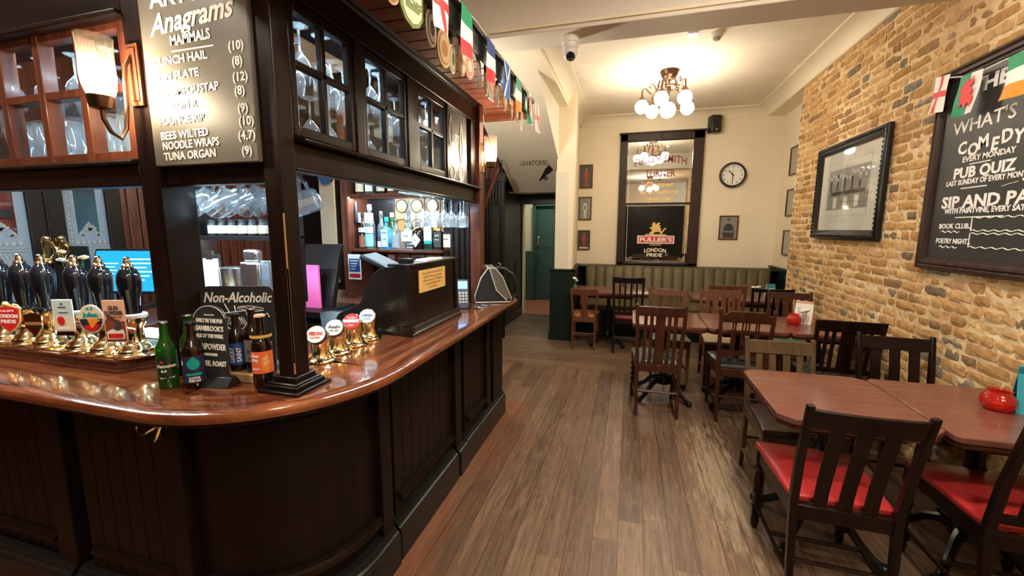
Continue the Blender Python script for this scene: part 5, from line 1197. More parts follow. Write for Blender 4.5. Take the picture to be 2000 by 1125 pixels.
def picture(loc, w, h, face, label, kind, frm='picfr', name='framed_picture', fw=.018, mat_in=None):
    X0 = {'y': FY, 'x': FX, 'w': FW}[face](*loc); t = thing(name, label, 'picture', loc)
    b = W(t); d = .022
    b.box(-w/2, w/2, -h/2, -h/2+fw, 0, d, 0, X0).box(-w/2, w/2, h/2-fw, h/2, 0, d, 0, X0).box(-w/2, -w/2+fw, -h/2, h/2, 0, d, 0, X0).box(w/2-fw, w/2, -h/2, h/2, 0, d, 0, X0); b.build('frame', frm, t, bevel=.004)
    b = W(t); b.rect(-w/2+fw*.8, w/2-fw*.8, -h/2+fw*.8, h/2-fw*.8, X0, .006, 0)
    W2, H2 = w-2*fw, h-2*fw
    def figure(coat, cx=0, s=1.0, hat=True):
        f = lambda u, v: (cx+u*W2*s, -H2*.46+v*H2*s)
        b.plate([f(-.12, 0), (f(-.02, 0)), f(0, .35), f(.03, 0), f(.13, 0), f(.11, .45), f(.20, .40), f(.23, .52), f(.14, .70), f(.05, .74), f(-.06, .74), f(-.15, .69), f(-.24, .5), f(-.19, .40), f(-.11, .46)], X0, .008, coat)
        b.disc(W2*.11*s, H2*.11*s, X0 @ Matrix.Translation((cx, -H2*.46+H2*.79*s, 0)), 3, .0085)
        if hat: b.disc(W2*.13*s, H2*.05*s, X0 @ Matrix.Translation((cx, -H2*.46+H2*.85*s, 0)), 2, .009)
    if kind == 'red': figure(1)
    elif kind == 'redsash': figure(1); b.rect(-W2*.45, W2*.45, -H2*.48, -H2*.40, X0, .009, 4)
    elif kind == 'silver': figure(4, 0, .95); b.plate([(-.02, -.02), (.02, -.02), (.025, .05), (-.025, .05)], X0, .009, 5)
    elif kind == 'soldier':
        f = lambda u, v: (u*W2, -H2*.5+v*H2)
        b.plate([f(-.32, .02), f(.34, .02), f(.36, .25), f(.30, .55), f(.12, .68), f(-.12, .68), f(-.28, .56), f(-.34, .3)], X0, .008, 2); b.rect(-W2*.3, W2*.3, -H2*.22, -H2*.16, X0, .0085, 5)
        b.disc(W2*.24, H2*.20, X0 @ Matrix.Translation((0, H2*.28, 0)), 3, .009); b.disc(W2*.24, H2*.07, X0 @ Matrix.Translation((0, H2*.36, 0)), 2, .0095); b.disc(W2*.14, H2*.04, X0 @ Matrix.Translation((0, H2*.245, 0)), 2, .0098)
    b.build('print', ['photo grey' if kind in ('soldier', 'silver') else 'photo dark', 'uniform red', 'photo dark', 'skin tone', 'flag white', 'label grey'] if kind != 'side' else ['print grey']*6, t)
    b = W(t); b.rect(-w/2+fw, w/2-fw, -h/2+fw, h/2-fw, X0, .0015, 0, .0125); b.build('glazing', 'pane', t)
    return t
picture((-3.0, 4.295, 1.85), .13, .20, 'y', 'small gilt framed picture on the dark wall behind the bar', 'red', 'gold')
# ================================================================ TABLES
def table(w, d, loc, label, cham=.045, legs=True):
    t = thing('pub_table', label, 'table', loc, 0, 'mahogany pub tables')
    c = cham; o = [(-w/2+c, -d/2), (w/2-c, -d/2), (w/2, -d/2+c), (w/2, d/2-c), (w/2-c, d/2), (-w/2+c, d/2), (-w/2, d/2-c), (-w/2, -d/2+c)]
    b = MB(); b.prism(o, .722, .75, 'z'); b.build('tabletop', 'table', t, bevel=.004)
    i = [(x*.985, y*.985) for x, y in o]; b = MB(); b.prism(i, .700, .722, 'z'); b.box(-w*.3, w*.3, -d*.42, -d*.36, .67, .70).box(-w*.3, w*.3, d*.36, d*.42, .67, .70).box(-.06, .06, -d*.36, d*.36, .67, .70); b.build('table_frame', 'edge', t, bevel=.003)
    b = MB(); b.lathe([(.09, .655), (.09, .67), (.03, .665), (.026, .64), (.026, .50), (.038, .47), (.030, .44), (.028, .36), (.042, .30), (.05, .26), (.036, .22), (.034, .19), (.055, .16), (.06, .13), (.02, .12)], seg=20); b.build('column', 'iron', t)
    for k in range(4):
        a = PI/4+PI/2*k; ca, sa = math.cos(a), math.sin(a)
        b = MB(); pts = [(.02, .15), (.08, .17), (.14, .145), (.20, .085), (.25, .045), (.285, .030)]
        b.tube([(r*ca, r*sa, z) for r, z in pts], [.022, .024, .022, .019, .019, .022], 8); b.sphere((.295*ca, .295*sa, .028), .028, 0, 10)
        b.tube([(r*ca, r*sa, z) for r, z in ((.05, .21), (.08, .225), (.10, .205), (.085, .19))], .008, 6); b.build('foot', 'iron', t)
    return t
zt = lambda x, y: (x, y, 0)
table(.605, .68, zt(.958, 2.29), 'mahogany table nearest the camera, left of its pair', .055)
table(.605, .68, zt(1.570, 2.29), 'mahogany table against the brick wall under the big chalkboard, holding the red candle glass', .02)
table(.60, .66, zt(.345, 3.985), 'leftmost table of the middle row, beside the open floor', .03)
table(.60, .69, zt(.952, 4.0), 'centre table of the middle row', .03)
table(.60, .69, zt(1.560, 4.0), 'middle row table against the brick wall with the orange candle glass', .02)
table(1.0, .62, zt(-.25, 5.72), 'long table in front of the left half of the green bench', .03)
table(1.02, .60, zt(1.25, 5.52), 'long table in front of the right half of the green bench', .05)
# ================================================================ CHAIRS
def chair(loc, rz, label, w=.37, wt=None, d=.40, h=.92, sh=.45, rake=.07, rail=.075, style='slats', slats=((-.1, .03), (0, .07), (.1, .03)), shape='flat', wd='chairdk', seat='red', front='square', pad=.045, low=.10, curve=.0):
    t = thing('dining_chair', label, 'chair', (loc[0], loc[1], 0), rz)
    wt = wt or w+.015; yb = -d/2
    def bk(x, y, z):                            # carry flat back shapes onto the raked, slightly hollow back
        k = max(0, (z-sh)/(h-sh)); kk = max(0, (sh-z)/sh)
        return (x, y+yb-rake*k**1.25-.045*kk**1.5 - curve*(1-min(1, abs(x)/(w/2))**2)*k, z)
    def put_(b, name, mat, **kw):
        b.v = [Vector(bk(*p)) for p in b.v]; return b.build(name, mat, t, **kw)
    for s in (-1, 1):
        b = MB(); L0 = [(0, .030, w/2-.018), (.2, .032, w/2-.016), (sh, .036, w/2-.014), (h*.72, .034, (w+wt)/4-.014), (h+(.012 if shape in ('ears', 'bump') else -.004), .028, wt/2-.013)]
        vs = []; fs = []
        for z, q, x in L0:
            for dx, dy in ((-1, -1), (1, -1), (1, 1), (-1, 1)): vs.append((s*x+dx*q/2*.85, dy*q/2, z))
        for i in range(len(L0)-1):
            for j in range(4): j2 = (j+1) % 4; fs.append((i*4+j, i*4+j2, (i+1)*4+j2, (i+1)*4+j))
        fs += [(3, 2, 1, 0), tuple(range(len(vs)-4, len(vs)))]; b.add(vs, fs); put_(b, 'leg', wd, bevel=.005)
    hw = wt/2-.020; n = 12
    def top(u):                                 # u -1..1 -> top edge height
        a = abs(u)
        if shape == 'bump': return h-.004+(-.028 if a > .82 else (-.028+(.82-a)/.14*.028 if a > .68 else 0))
        if shape == 'wave': return h+.012*(a**2)-.004
        if shape == 'curve': return h-.006-.010*(1-a*a)
        return h-.006
    b = MB(); ps = [(hw*u, top(u)) for u in [(-1+2*i/n) for i in range(n+1)]]+[(hw*u, h-rail-(.012*(1-u*u) if shape in ('wave',) else 0)) for u in [(1-2*i/n) for i in range(n+1)]]
    vs = [(x, y, z) for y in (-.011, .011) for x, z in ps]; k = len(ps); fs = []
    for i in range(n):
        a, c = i, k-1-i; fs.append((a, a+1, c-1, c)); fs.append((k+a, k+c, k+c-1, k+a+1))
    fs += [(i, (i+1) % k, k+(i+1) % k, k+i) for i in range(k)]
    b.add(vs, fs); put_(b, 'top_rail', wd, bevel=.003)
    zl = sh+low
    if low > .03:
        b = MB(); [b.box(-w/2+.02+(w-.04)*i/6, -w/2+.02+(w-.04)*(i+1)/6, -.010, .010, zl-.018, zl+.018) for i in range(6)]; put_(b, 'bottom_rail', wd)
    else: zl = sh-.01
    z1 = h-rail+.012
    if style == 'slats':
        for x, q in slats:
            b = MB(); zz = [zl+(z1-zl)*i/6 for i in range(7)]; vs = []; fs = []
            for z in zz:
                for dx, dy in ((-1, -1), (1, -1), (1, 1), (-1, 1)): vs.append((x+dx*q/2, dy*.006, z))
            for i in range(6):
                for j in range(4): j2 = (j+1) % 4; fs.append((i*4+j, i*4+j2, (i+1)*4+j2, (i+1)*4+j))
            b.add(vs, fs); put_(b, 'slat', wd, bevel=.002)
    elif style == 'spindles':
        for x, _ in slats:
            b = MB(); b.tube([(x, 0, zl+(z1-zl)*i/8) for i in range(9)], [.0085, .0065, .0065, .0115, .0075, .0115, .0065, .0065, .0085], 8); put_(b, 'spindle', wd)
    else:
        b = MB(); pr = [(0, .052), (.08, .055), (.2, .040), (.32, .030), (.48, .036), (.62, .050), (.78, .052), (.9, .040), (1, .075)]
        vs = []; fs = []
        for u, q in pr:
            z = zl+(z1-zl)*u
            for dx, dy in ((-1, -1), (1, -1), (1, 1), (-1, 1)): vs.append((dx*q, dy*.007, z))
        for i in range(len(pr)-1):
            for j in range(4): j2 = (j+1) % 4; fs.append((i*4+j, i*4+j2, (i+1)*4+j2, (i+1)*4+j))
        b.add(vs, fs); put_(b, 'splat', wd)
    wf = w+.035; yf = d/2-.015
    b = MB(); b.box(-w/2+.02, w/2-.02, yb-.010, yb+.012, sh-.075, sh-.012).box(-wf/2+.02, wf/2-.02, yf-.010, yf+.012, sh-.075, sh-.012)
    for s in (-1, 1): b.prism([(s*(w/2-.028), yb), (s*(w/2-.006), yb), (s*(wf/2-.006), yf), (s*(wf/2-.028), yf)], sh-.075, sh-.012, 'z')
    b.build('seat_frame', wd, t, bevel=.002)
    b = MB(); ow, of = w/2-.012, wf/2+.004; y0, y1 = yb+.020, yf+.026; R = 6; vs = []; fs = []
    for j in range(R+1):
        for i in range(R+1):
            u, v = -1+2*i/R, j/R; hw_ = ow+(of-ow)*v
            dome = (1-u**4)*(1-(2*v-1)**4); vs.append((hw_*u, y0+(y1-y0)*v, sh-.012+pad*.55+pad*.55*dome))
    for j in range(R):
        for i in range(R): a = j*(R+1)+i; fs.append((a, a+1, a+R+2, a+R+1))
    ring = [i for i in range(R+1)]+[j*(R+1)+R for j in range(1, R+1)]+[R*(R+1)+i for i in range(R-1, -1, -1)]+[j*(R+1) for j in range(R-1, 0, -1)]
    o2 = len(vs); vs += [(vs[q][0], vs[q][1], sh-.016) for q in ring]
    fs += [(ring[i], ring[(i+1) % len(ring)], o2+(i+1) % len(ring), o2+i) for i in range(len(ring))]; fs.append([o2+i for i in range(len(ring))])
    b.add(vs, fs); b.build('seat', seat, t, bevel=.008, seg=3, ang=50)
    for s in (-1, 1):
        x = s*(wf/2-.020); b = MB()
        if front == 'square':
            b.add([(x+dx*q, yf+dy*q, z) for z, q in ((0, .013), (sh-.012, .018)) for dx, dy in ((-1, -1), (1, -1), (1, 1), (-1, 1))], [(3, 2, 1, 0), (4, 5, 6, 7)]+[(j, (j+1) % 4, 4+(j+1) % 4, 4+j) for j in range(4)]); b.build('leg', wd, t, bevel=.003)
        elif front == 'turned':
            b.box(x-.020, x+.020, yf-.020, yf+.020, sh-.10, sh-.012).box(x-.020, x+.020, yf-.020, yf+.020, .07, .12)
            b.lathe([(.014, sh-.10), (.020, sh-.115), (.013, sh-.13), (.019, sh-.16), (.022, sh-.20), (.015, sh-.235), (.021, sh-.25), (.015, sh-.265), (.018, .16), (.013, .135), (.02, .12)], (x, yf, 0), 14).lathe([(.014, .07), (.021, .045), (.018, .02), (.012, 0)], (x, yf, 0), 14); b.build('leg', wd, t)
        elif front == 'twist':
            b.box(x-.019, x+.019, yf-.019, yf+.019, sh-.09, sh-.012).box(x-.019, x+.019, yf-.019, yf+.019, 0, .13)
            for ph in (0, PI): b.tube([(x+.010*math.cos(k*.7+ph), yf+.010*math.sin(k*.7+ph), .12+(sh-.20)*k/22) for k in range(23)], .011, 7)
            b.build('leg', wd, t)
    zs = .13
    for s in (-1, 1): b = MB(); b.tube([(s*(w/2-.016), yb-.03, zs), (s*(wf/2-.020), yf, zs)], .010, 6); b.build('stretcher', wd, t)
    b = MB(); b.tube([(-(w+wf)/4+.02, 0, zs), ((w+wf)/4-.02, 0, zs)], .010, 6); b.build('stretcher', wd, t)
    b = MB(); b.tube([(-w/2+.02, yb-.028, zs+.08), (w/2-.02, yb-.028, zs+.08)], .009, 6); b.build('stretcher', wd, t)
    return t
S5 = ((-.115, .030), (-.065, .0), (0, .070), (.115, .030))
chair((.255, 3.74), .03, 'tall brown chair with a wide middle slat at the left table of the middle row', w=.36, wt=.40, h=.945, rail=.085, slats=((-.115, .028), (-.068, .028), (0, .075), (.068, .028), (.115, .028)), wd='chair', seat='teal', front='twist', shape='ears', low=.0)
chair((.90, 3.79), -.02, 'brown chair with shaped top rail and turned spindles before the centre table', w=.36, wt=.40, h=.93, rail=.095, style='spindles', slats=((-.09, 0), (-.072, 0), (-.022, 0), (0, 0), (.022, 0), (.072, 0), (.09, 0)), wd='chair', seat='greyl', front='square', shape='bump', low=.13)
chair((.945, 2.66), PI+.03, 'olive brown chair with four broad slats behind the nearest left table', w=.38, wt=.40, h=.86, rail=.085, slats=((-.115, .038), (-.04, .042), (.04, .042), (.115, .038)), wd='chairol', seat='brownl', front='square', shape='ears', low=.09)
chair((1.655, 2.92), PI-.06, 'dark red brown chair with broad slats behind the table under the chalkboard', w=.39, wt=.41, h=.875, rail=.085, slats=((-.10, .055), (0, .055), (.10, .055)), wd='chairdk', seat='brownl', front='square', shape='ears', low=.09)
chair((1.53, 3.66), -.06, 'dark chair with one wide splat between paired slats beside the brick wall', w=.38, wt=.42, h=.925, rail=.09, slats=((-.13, .024), (-.085, .024), (0, .085), (.085, .024), (.13, .024)), wd='chairdk', seat='greyl', front='square', shape='flat', low=.09)
chair((.87, 2.05), -.03, 'dark chair with a bright red seat nearest the camera on the left', w=.38, wt=.40, d=.46, h=.895, sh=.455, rake=.10, rail=.085, slats=((-.085, .048), (0, .048), (.085, .048)), wd='chairdk', seat='red', front='turned', shape='ears', low=.03, curve=.02)
chair((1.52, 2.06), -.04, 'dark chair with a red seat cut by the right edge of the photo', w=.40, wt=.42, d=.46, h=.90, sh=.455, rake=.11, rail=.085, slats=((-.10, .035), (0, .05), (.10, .035)), wd='chairdk', seat='red', front='turned', shape='ears', low=.05)
chair((-.545, 5.56), .02, 'low chair with a vase shaped splat and tan seat by the green partition', w=.315, wt=.36, d=.38, h=.80, sh=.43, rail=.075, style='vase', wd='chairmid', seat='tan', front='square', shape='wave', low=.0)
chair((.0, 5.50), 0, 'tall black chair with four thin slats before the long left table', w=.35, wt=.39, d=.38, h=.985, rail=.085, slats=((-.10, .022), (-.035, .022), (.035, .022), (.10, .022)), wd='chairblk', seat='maroon', front='square', shape='curve', low=.06)
chair((.425, 4.52), PI, 'pale worn spindle backed chair behind the left table of the middle row', w=.35, wt=.39, h=.915, rail=.075, style='spindles', slats=((-.10, 0), (-.08, 0), (-.03, 0), (0, 0), (.03, 0), (.08, 0), (.10, 0)), wd='chairmid', seat='teal', front='square', shape='bump', low=.10)
chair((.945, 4.56), PI, 'red brown slatted chair with a cream seat behind the centre table', w=.36, wt=.41, h=.92, rail=.085, slats=((-.13, .03), (-.09, .02), (-.035, .045), (.045, .06), (.12, .04)), wd='chairmid', seat='creaml', front='square', shape='ears', low=.08)
chair((1.08, 5.40), 0, 'red brown slatted chair before the long right table, behind the cream seated chair', w=.36, wt=.40, h=.935, rail=.085, slats=((-.1, .035), (0, .07), (.1, .035)), wd='chairmid', seat='brownl', front='square', shape='ears', low=.08)
chair((1.52, 5.31), -.05, 'black slatted chair before the long right table near the brick wall', w=.37, wt=.41, d=.38, h=.93, rail=.05, slats=((-.12, .02), (-.05, .022), (.02, .022), (.09, .022)), wd='chairblk', seat='maroon', front='square', shape='curve', low=.10)
chair((1.60, 4.62), PI-.05, 'brown slatted chair with a teal seat behind the orange candle glass', w=.37, wt=.41, h=.915, rail=.07, slats=((-.11, .03), (-.06, .018), (-.02, .018), (.03, .06), (.11, .03)), wd='chair', seat='tealg', front='square', shape='ears', low=.08)
# ================================================================ TABLE THINGS
def candle(loc, label, s=1.0):
    t = thing('candle_holder', label, 'candle holder', loc)
    b = MB(); b.shell([(.001, .004), (.036*s, .002), (.046*s, .012), (.055*s, .036), (.052*s, .058), (.038*s, .078), (.033*s, .086), (.040*s, .094)], (0, 0, 0), 64, flute=.03, nf=11); b.build('glass_bowl', 'redglass', t, ang=70)
    b = MB()
    for k in range(4): b.tube([((.050-.006*abs(k-1.3))*s*math.cos(2*PI*j/24)*1.03, (.050-.006*abs(k-1.3))*s*math.sin(2*PI*j/24)*1.03, .02+.016*k+.004*math.sin(j*1.3)) for j in range(24)], .0035, 5, 0, None, True)
    b.build('glass_ridges', 'redglass', t)
    b = MB(); b.lathe([(.02, .005), (.02, .03), (.001, .031)], seg=14); b.build('candle', 'flag white', t)
candle((1.625, 2.315, .75), 'large red ribbed glass candle holder on the nearest right table', 1.08)
candle((1.375, 4.02, .75), 'orange red glass candle holder on the middle row table by the wall', 1.05)
def card(loc, rz, w, h, mats, label, fn=None):
    t = thing('menu_card', label, 'menu card', loc, rz); b = MB()
    X = FY(0, -.045, 0) @ Matrix.Rotation(-.26, 4, 'X'); b.rect(-w/2, w/2, 0, h, X, .002, 0)
    X2 = frame((0, .045, 0), (-1, 0, 0), (0, 0, 1)) @ Matrix.Rotation(-.26, 4, 'X'); b.rect(-w/2, w/2, 0, h, X2, .002, 1)
    b.build('folded_card', mats, t)
    b = MB(); b.rect(-w*.35, w*.35, h*.62, h*.68, X, .003, 0); b.rect(-w*.28, w*.2, h*.5, h*.54, X, .003, 0)
    if fn: fn(b, X)
    b.build('print', ['flag white'] if mats[0] != 'paper' else ['badge grey'], t)
def tealprint(b, X): b.plate([(-.05, .10), (-.02, .13), (.02, .12), (.05, .15), (.03, .10), (.05, .07), (.0, .085)], X, .003, 0)
card((1.755, 2.30, .75), -.35, .15, .215, ['card teal', 'card teal'], 'teal folded menu card on the nearest right table at the photo edge', tealprint)
card((1.475, 4.10, .75), -.5, .13, .20, ['paper', 'label peach'], 'white folded menu card behind the orange candle glass')
card((1.66, 5.66, .75), .5, .11, .16, ['card teal', 'paper'], 'small teal and white folded card at the far right table end')
flower((-.70, 5.62, .75), 'white flowers in a small glass vase on the long left table', 3, ['petal white'], 'clear', .10, .03, 2, .06, .03)
flower((1.50, 5.62, .75), 'white blossoms in a small vase on the long right table', 4, ['petal white'], 'clear', .08, .04, 3, .06, .03)
flower((1.44, 3.99, .75), 'lilac and white flowers beside the orange candle glass', 4, ['petal lilac', 'petal white'], 'clear', .07, .035, 6, .07, .03)
# ================================================================ BENCH
BE = thing('bench_seat', 'long olive leather bench with a channelled back along the far wall', 'bench', (.65, 6.6, 0))
b = W(BE); b.box(-.72, 1.96, 6.12, 6.7, .02, .36).box(-.72, 1.96, 6.10, 6.7, .0, .1); b.build('base', 'green', BE)
def channel(b, x0, x1, y, z0, z1, d, n):
    wch = (x1-x0)/n
    for k in range(n):
        a = x0+wch*k; pts = [(a+wch*i/8, y-d*(math.sin(PI*i/8)**.25)) for i in range(9)]+[(a+wch, y+.06), (a, y+.06)]
        vs = [(p[0], p[1], z0) for p in pts]+[(p[0], p[1]+.03, z1-.03) for p in pts]+[(p[0], min(y+.06, p[1]+.07), z1) for p in pts]; m = len(pts)
        fs = [list(range(m))[::-1], [2*m+i for i in range(m)]]+[(r*m+i, r*m+(i+1) % m, (r+1)*m+(i+1) % m, (r+1)*m+i) for r in range(2) for i in range(m)]; b.add(vs, fs)
b = W(BE); channel(b, -.66, 1.94, 6.68, .46, .995, .022, 18); b.box(-.665, 1.945, 6.70, 6.79, .3, .985); b.build('backrest', 'olive', BE, ang=70)
b = W(BE); b.box(-.70, 1.95, 6.12, 6.68, .36, .47); b.build('seat', 'olive', BE, bevel=.03, seg=3)
# ================================================================ FAR WALL
MR = thing('pub_mirror', 'tall etched brewery mirror in a dark sash window frame above the bench', 'mirror', (.40, 7.2, 1.0))
x0, x1, z0, z1 = -.215, 1.025, .99, 3.075
b = W(MR); b.box(x0, x0+.115, 7.13, 7.2, z0, z1).box(x1-.15, x1, 7.13, 7.2, z0, z1).box(x0, x1, 7.13, 7.2, z1-.13, z1).box(x0, x1, 7.13, 7.2, z0, z0+.035).box(x0-.02, x1+.02, 7.115, 7.2, z1-.02, z1+.005)
b.build('frame', 'frame', MR, bevel=.006)
b = W(MR); b.box(-.10, .875, 7.145, 7.18, 1.95, 1.985); b.build('glazing_bar', 'frame', MR, bevel=.004)
for q0, q1 in ((1.025, 1.95), (1.985, 2.945)):
    b = W(MR); b.box(-.10, .875, 7.175, 7.19, q0, q1); b.build('mirror_pane', 'mirror', MR)
XM = FY(.39, 7.175, 0); b = W(MR)
for q0, q1 in ((1.045, 1.94), (1.995, 2.925)):
    for u in (-.455, .45): b.rect(u-.003, u+.003, q0, q1, XM, .001, 0)
    for v in (q0, q1-.006): b.rect(-.455, .45, v, v+.005, XM, .001, 0)
for sx_ in (-1, 1):
    for sz_, zc in ((1, 1.06), (-1, 2.91)):
        for k in range(3): b.tube([(sx_*(.43-.03*k-.02*math.cos(j*.8)), zc+sz_*(.012+.02*k*.5+.018*math.sin(j*.8)), .001) for j in range(8)], .002, 5, 0, XM, True)
b.build('etched_border', 'label cream', MR)
for s, z, sz, w, m, kw in (('FULLER SMITH', 2.62, .16, .78, 'letter maroon', dict(arc=.42)), ('TURNER', 2.39, .15, .46, 'letter maroon', {}), ('INDEPENDENT', 2.23, .075, .44, 'letter gold', {}), ('FAMILY BREWERS', 2.125, .075, .58, 'letter gold', {}), ('SINCE 1845', 2.02, .07, .36, 'letter gold', {})):
    b = W(MR); b.text(s, XM @ Matrix.Translation((.015, z, .001)), sz, w, 0, off=.003, **kw); b.build('text_line', m, MR)
b = W(MR); b.disc(.03, .03, XM @ Matrix.Translation((.02, 2.345, .0)), 0, .002); b.plate([(-.12, 2.345), (.02, 2.352), (.16, 2.345), (.02, 2.338)], XM, .0015, 0); b.build('ornament', 'photo dark', MR)
XC = XM
XM = XM @ Matrix.Translation((0, -.065, 0))
b = W(MR); b.rect(-.285, .285, 1.395, 1.525, XM, .003, 0); b.rect(-.265, .265, 1.412, 1.510, XM, .005, 1)
b.text("FULLER'S", XM @ Matrix.Translation((0, 1.43, .005)), .088, .50, 0, off=.003)
b.text('CHISWICK', XM @ Matrix.Translation((0, 1.365, .001)), .028, .19, 2, off=.001)
b.plate([(-.17, 1.53), (.15, 1.53), (.17, 1.545), (-.15, 1.55)], XM, .002, 2)
gr = [(-.10, 1.55), (-.10, 1.575), (-.07, 1.59), (-.06, 1.62), (-.095, 1.64), (-.09, 1.665), (-.06, 1.66), (-.065, 1.70), (-.05, 1.735), (-.02, 1.74), (-.01, 1.70), (.03, 1.735), (.06, 1.725), (.04, 1.69), (.075, 1.68), (.05, 1.655), (.08, 1.64), (.07, 1.60), (.10, 1.60), (.12, 1.64), (.15, 1.65), (.16, 1.62), (.14, 1.635), (.125, 1.60), (.10, 1.575), (.10, 1.55), (.06, 1.55), (.07, 1.575), (.03, 1.585), (-.02, 1.58), (-.04, 1.55)]
b.plate(gr, XM, .003, 2)
b.text('LONDON', XM @ Matrix.Translation((0, 1.265, .001)), .085, .34, 3, off=.003, arc=.6).text('PRIDE', XM @ Matrix.Translation((-.01, 1.185, .001)), .075, .24, 3, off=.003)
b.build('crest', ['flag white', 'label red', 'gold', 'label cream'], MR)
picture((-.755, 7.2, 2.43), .215, .385, 'y', 'uppermost of three framed red-coated portraits left of the mirror', 'red')
picture((-.76, 7.2, 1.905), .215, .385, 'y', 'middle of the three framed portraits left of the mirror, a figure in grey armour', 'silver')
picture((-.765, 7.2, 1.375), .205, .335, 'y', 'lowest of the three framed portraits left of the mirror, red figure above a white strip', 'redsash')
picture((1.455, 7.2, 1.59), .27, .37, 'y', 'framed portrait of a dark uniformed man under the clock', 'soldier')
picture((XS, 6.60, 2.49), .36, .38, 'w', 'uppermost of three framed pictures half hidden behind the brick corner', 'side', 'picfr')
picture((XS, 6.60, 1.93), .36, .37, 'w', 'middle of three framed pictures half hidden behind the brick corner', 'side', 'picfr')
picture((XS, 6.60, 1.38), .36, .35, 'w', 'lowest of three framed pictures half hidden behind the brick corner', 'side', 'picfr')
CK = thing('wall_clock', 'round black rimmed wall clock with a white face', 'clock', (1.455, 7.2, 2.385))
X = FY(1.455, 7.2, 2.385); b = W(CK); b.shell([(.185, 0), (.188, .045), (.180, .06), (.160, .062), (.156, .045)], (0, 0, 0), 40, X=X); b.build('rim', 'blackpl', CK)
b = W(CK); b.prism([(.165*math.cos(2*PI*k/40), .165*math.sin(2*PI*k/40)) for k in range(40)], .001, .035, 'z', 0, X); cf = b.build('clock_face', 'flag white', CK)
b = W(CK)
for k in range(1, 13):
    a = PI/2-2*PI*k/12; b.text(str(k), X @ Matrix.Translation((.128*math.cos(a), .128*math.sin(a)-.013, .035)), .038, None, 0, off=.0008)
b.text('SEIKO', X @ Matrix.Translation((0, .055, .035)), .016, None, 0)
b.build('numerals', 'photo dark', cf)
b = W(CK); b.plate([(-.007, -.03), (.007, -.03), (.004, .125), (-.004, .125)], X @ Matrix.Translation((0, 0, .038)) @ Matrix.Rotation(PI, 4, 'Z'), .002, 0); b.plate([(-.009, -.025), (.009, -.025), (.006, .095), (-.006, .095)], X @ Matrix.Translation((0, 0, .041)) @ Matrix.Rotation(2*PI*(1.45/12), 4, 'Z'), .002, 0); b.disc(.025, .025, X @ Matrix.Translation((0, 0, .036)), 0, .009); b.build('hand', 'photo dark', cf)
SP = thing('loudspeaker', 'small black loudspeaker on a bracket above the mirror corner', 'speaker', (1.13, 7.2, 3.12))
b = W(SP); b.prism([(-.085, 0), (.085, 0), (.075, -.14), (-.075, -.14)], -.125, .125, 'z', 0, Matrix.Translation((1.13, 7.17, 3.125)) @ Matrix.Rotation(.25, 4, 'Z')); b.build('cabinet', 'blackpl', SP, bevel=.02, seg=3)
b = W(SP); b.box(1.11, 1.15, 7.14, 7.2, 3.10, 3.14); b.build('bracket', 'blackpl', SP)
b = W(SP); b.box(-.012, .012, -.143, -.138, -.095, -.07, 0, Matrix.Translation((1.13, 7.17, 3.125)) @ Matrix.Rotation(.25, 4, 'Z')); b.build('badge', 'steel', SP)
# ================================================================ BRICK WALL THINGS
PF = thing('framed_print', 'large framed pub interior print in a carved black frame on the brick wall', 'picture', (1.885, 4.56, 1.92))
X = FW(1.885, 4.56, 1.92); hw, hh, fw_ = .615, .45, .085
def moulding(b, hw, hh, prof, X, m=0):                    # mitred frame: prof = (inset, height)
    k = len(prof); vs = []; fs = []
    for sx_, sz_ in ((-1, -1), (1, -1), (1, 1), (-1, 1)):
        for i_, h_ in prof: vs.append((sx_*(hw-i_), sz_*(hh-i_), h_))
    for c in range(4):
        c2 = (c+1) % 4
        for j in range(k):
            j2 = (j+1) % k; fs.append((c*k+j, c2*k+j, c2*k+j2, c*k+j2))
    b.add(vs, fs, m, X)
b = W(PF); moulding(b, hw, hh, [(0, 0), (0, .03), (.008, .042), (.02, .046), (.035, .040), (.05, .034), (.062, .030), (.07, .022), (.085, .018), (.085, 0)], X)
nn = 34
for k in range(nn):
    for sz_ in (-1, 1): b.sphere(X @ Vector((-hw+.03+(2*hw-.06)*k/(nn-1), sz_*(hh-.028), .040)), .014, 0, 6)
for k in range(24):
    for sx_ in (-1, 1): b.sphere(X @ Vector((sx_*(hw-.028), -hh+.03+(2*hh-.06)*k/23, .040)), .014, 0, 6)
b.build('frame', 'black', PF)
b = W(PF); b.rect(-hw+.08, hw-.08, -hh+.08, hh-.08, X, .008, 0); b.build('mount', 'mat board', PF)
b = W(PF); b.rect(-.375, .375, -.235, .265, X, .009, 0); b.rect(-.37, .37, -.17, -.02, X, .010, 1); b.rect(-.30, .32, -.04, -.005, X, .011, 2); b.rect(-.37, .37, .20, .262, X, .0095, 3)
rr = random.Random(9)
for k in range(15): x = -.33+.045*k; b.rect(x, x+.03, .0, .06+.10*rr.random(), X, .0105, 1 if k % 3 else 2); b.disc(.028, .035, X @ Matrix.Translation((x+.014, .10+.06*rr.random(), 0)), 3, .011)
for k in range(7): b.rect(-.34+.10*k, -.27+.10*k, -.16, -.06, X, .011, 3 if k % 2 else 1)
b.rect(-.37, .37, -.232, -.175, X, .010, 3); b.build('print', ['print grey', 'photo grey', 'photo dark', 'mat board'], PF)
b = W(PF); b.rect(-hw+.08, hw-.08, -hh+.08, hh-.08, X, .002, 0, .014); b.build('glazing', 'pane', PF)
WB = thing('events_chalkboard', "large framed chalkboard of what's on at the pub on the brick wall", 'chalkboard', (1.885, 2.60, 1.92))
X = FW(1.885, 2.60, 1.92); hw, hh = .85, .615
b = W(WB); moulding(b, hw, hh, [(0, 0), (0, .018), (.008, .03), (.022, .034), (.03, .026), (.04, .034), (.055, .030), (.062, .018), (.075, .014), (.075, 0)], X); b.build('frame', 'frame', WB, ang=25)
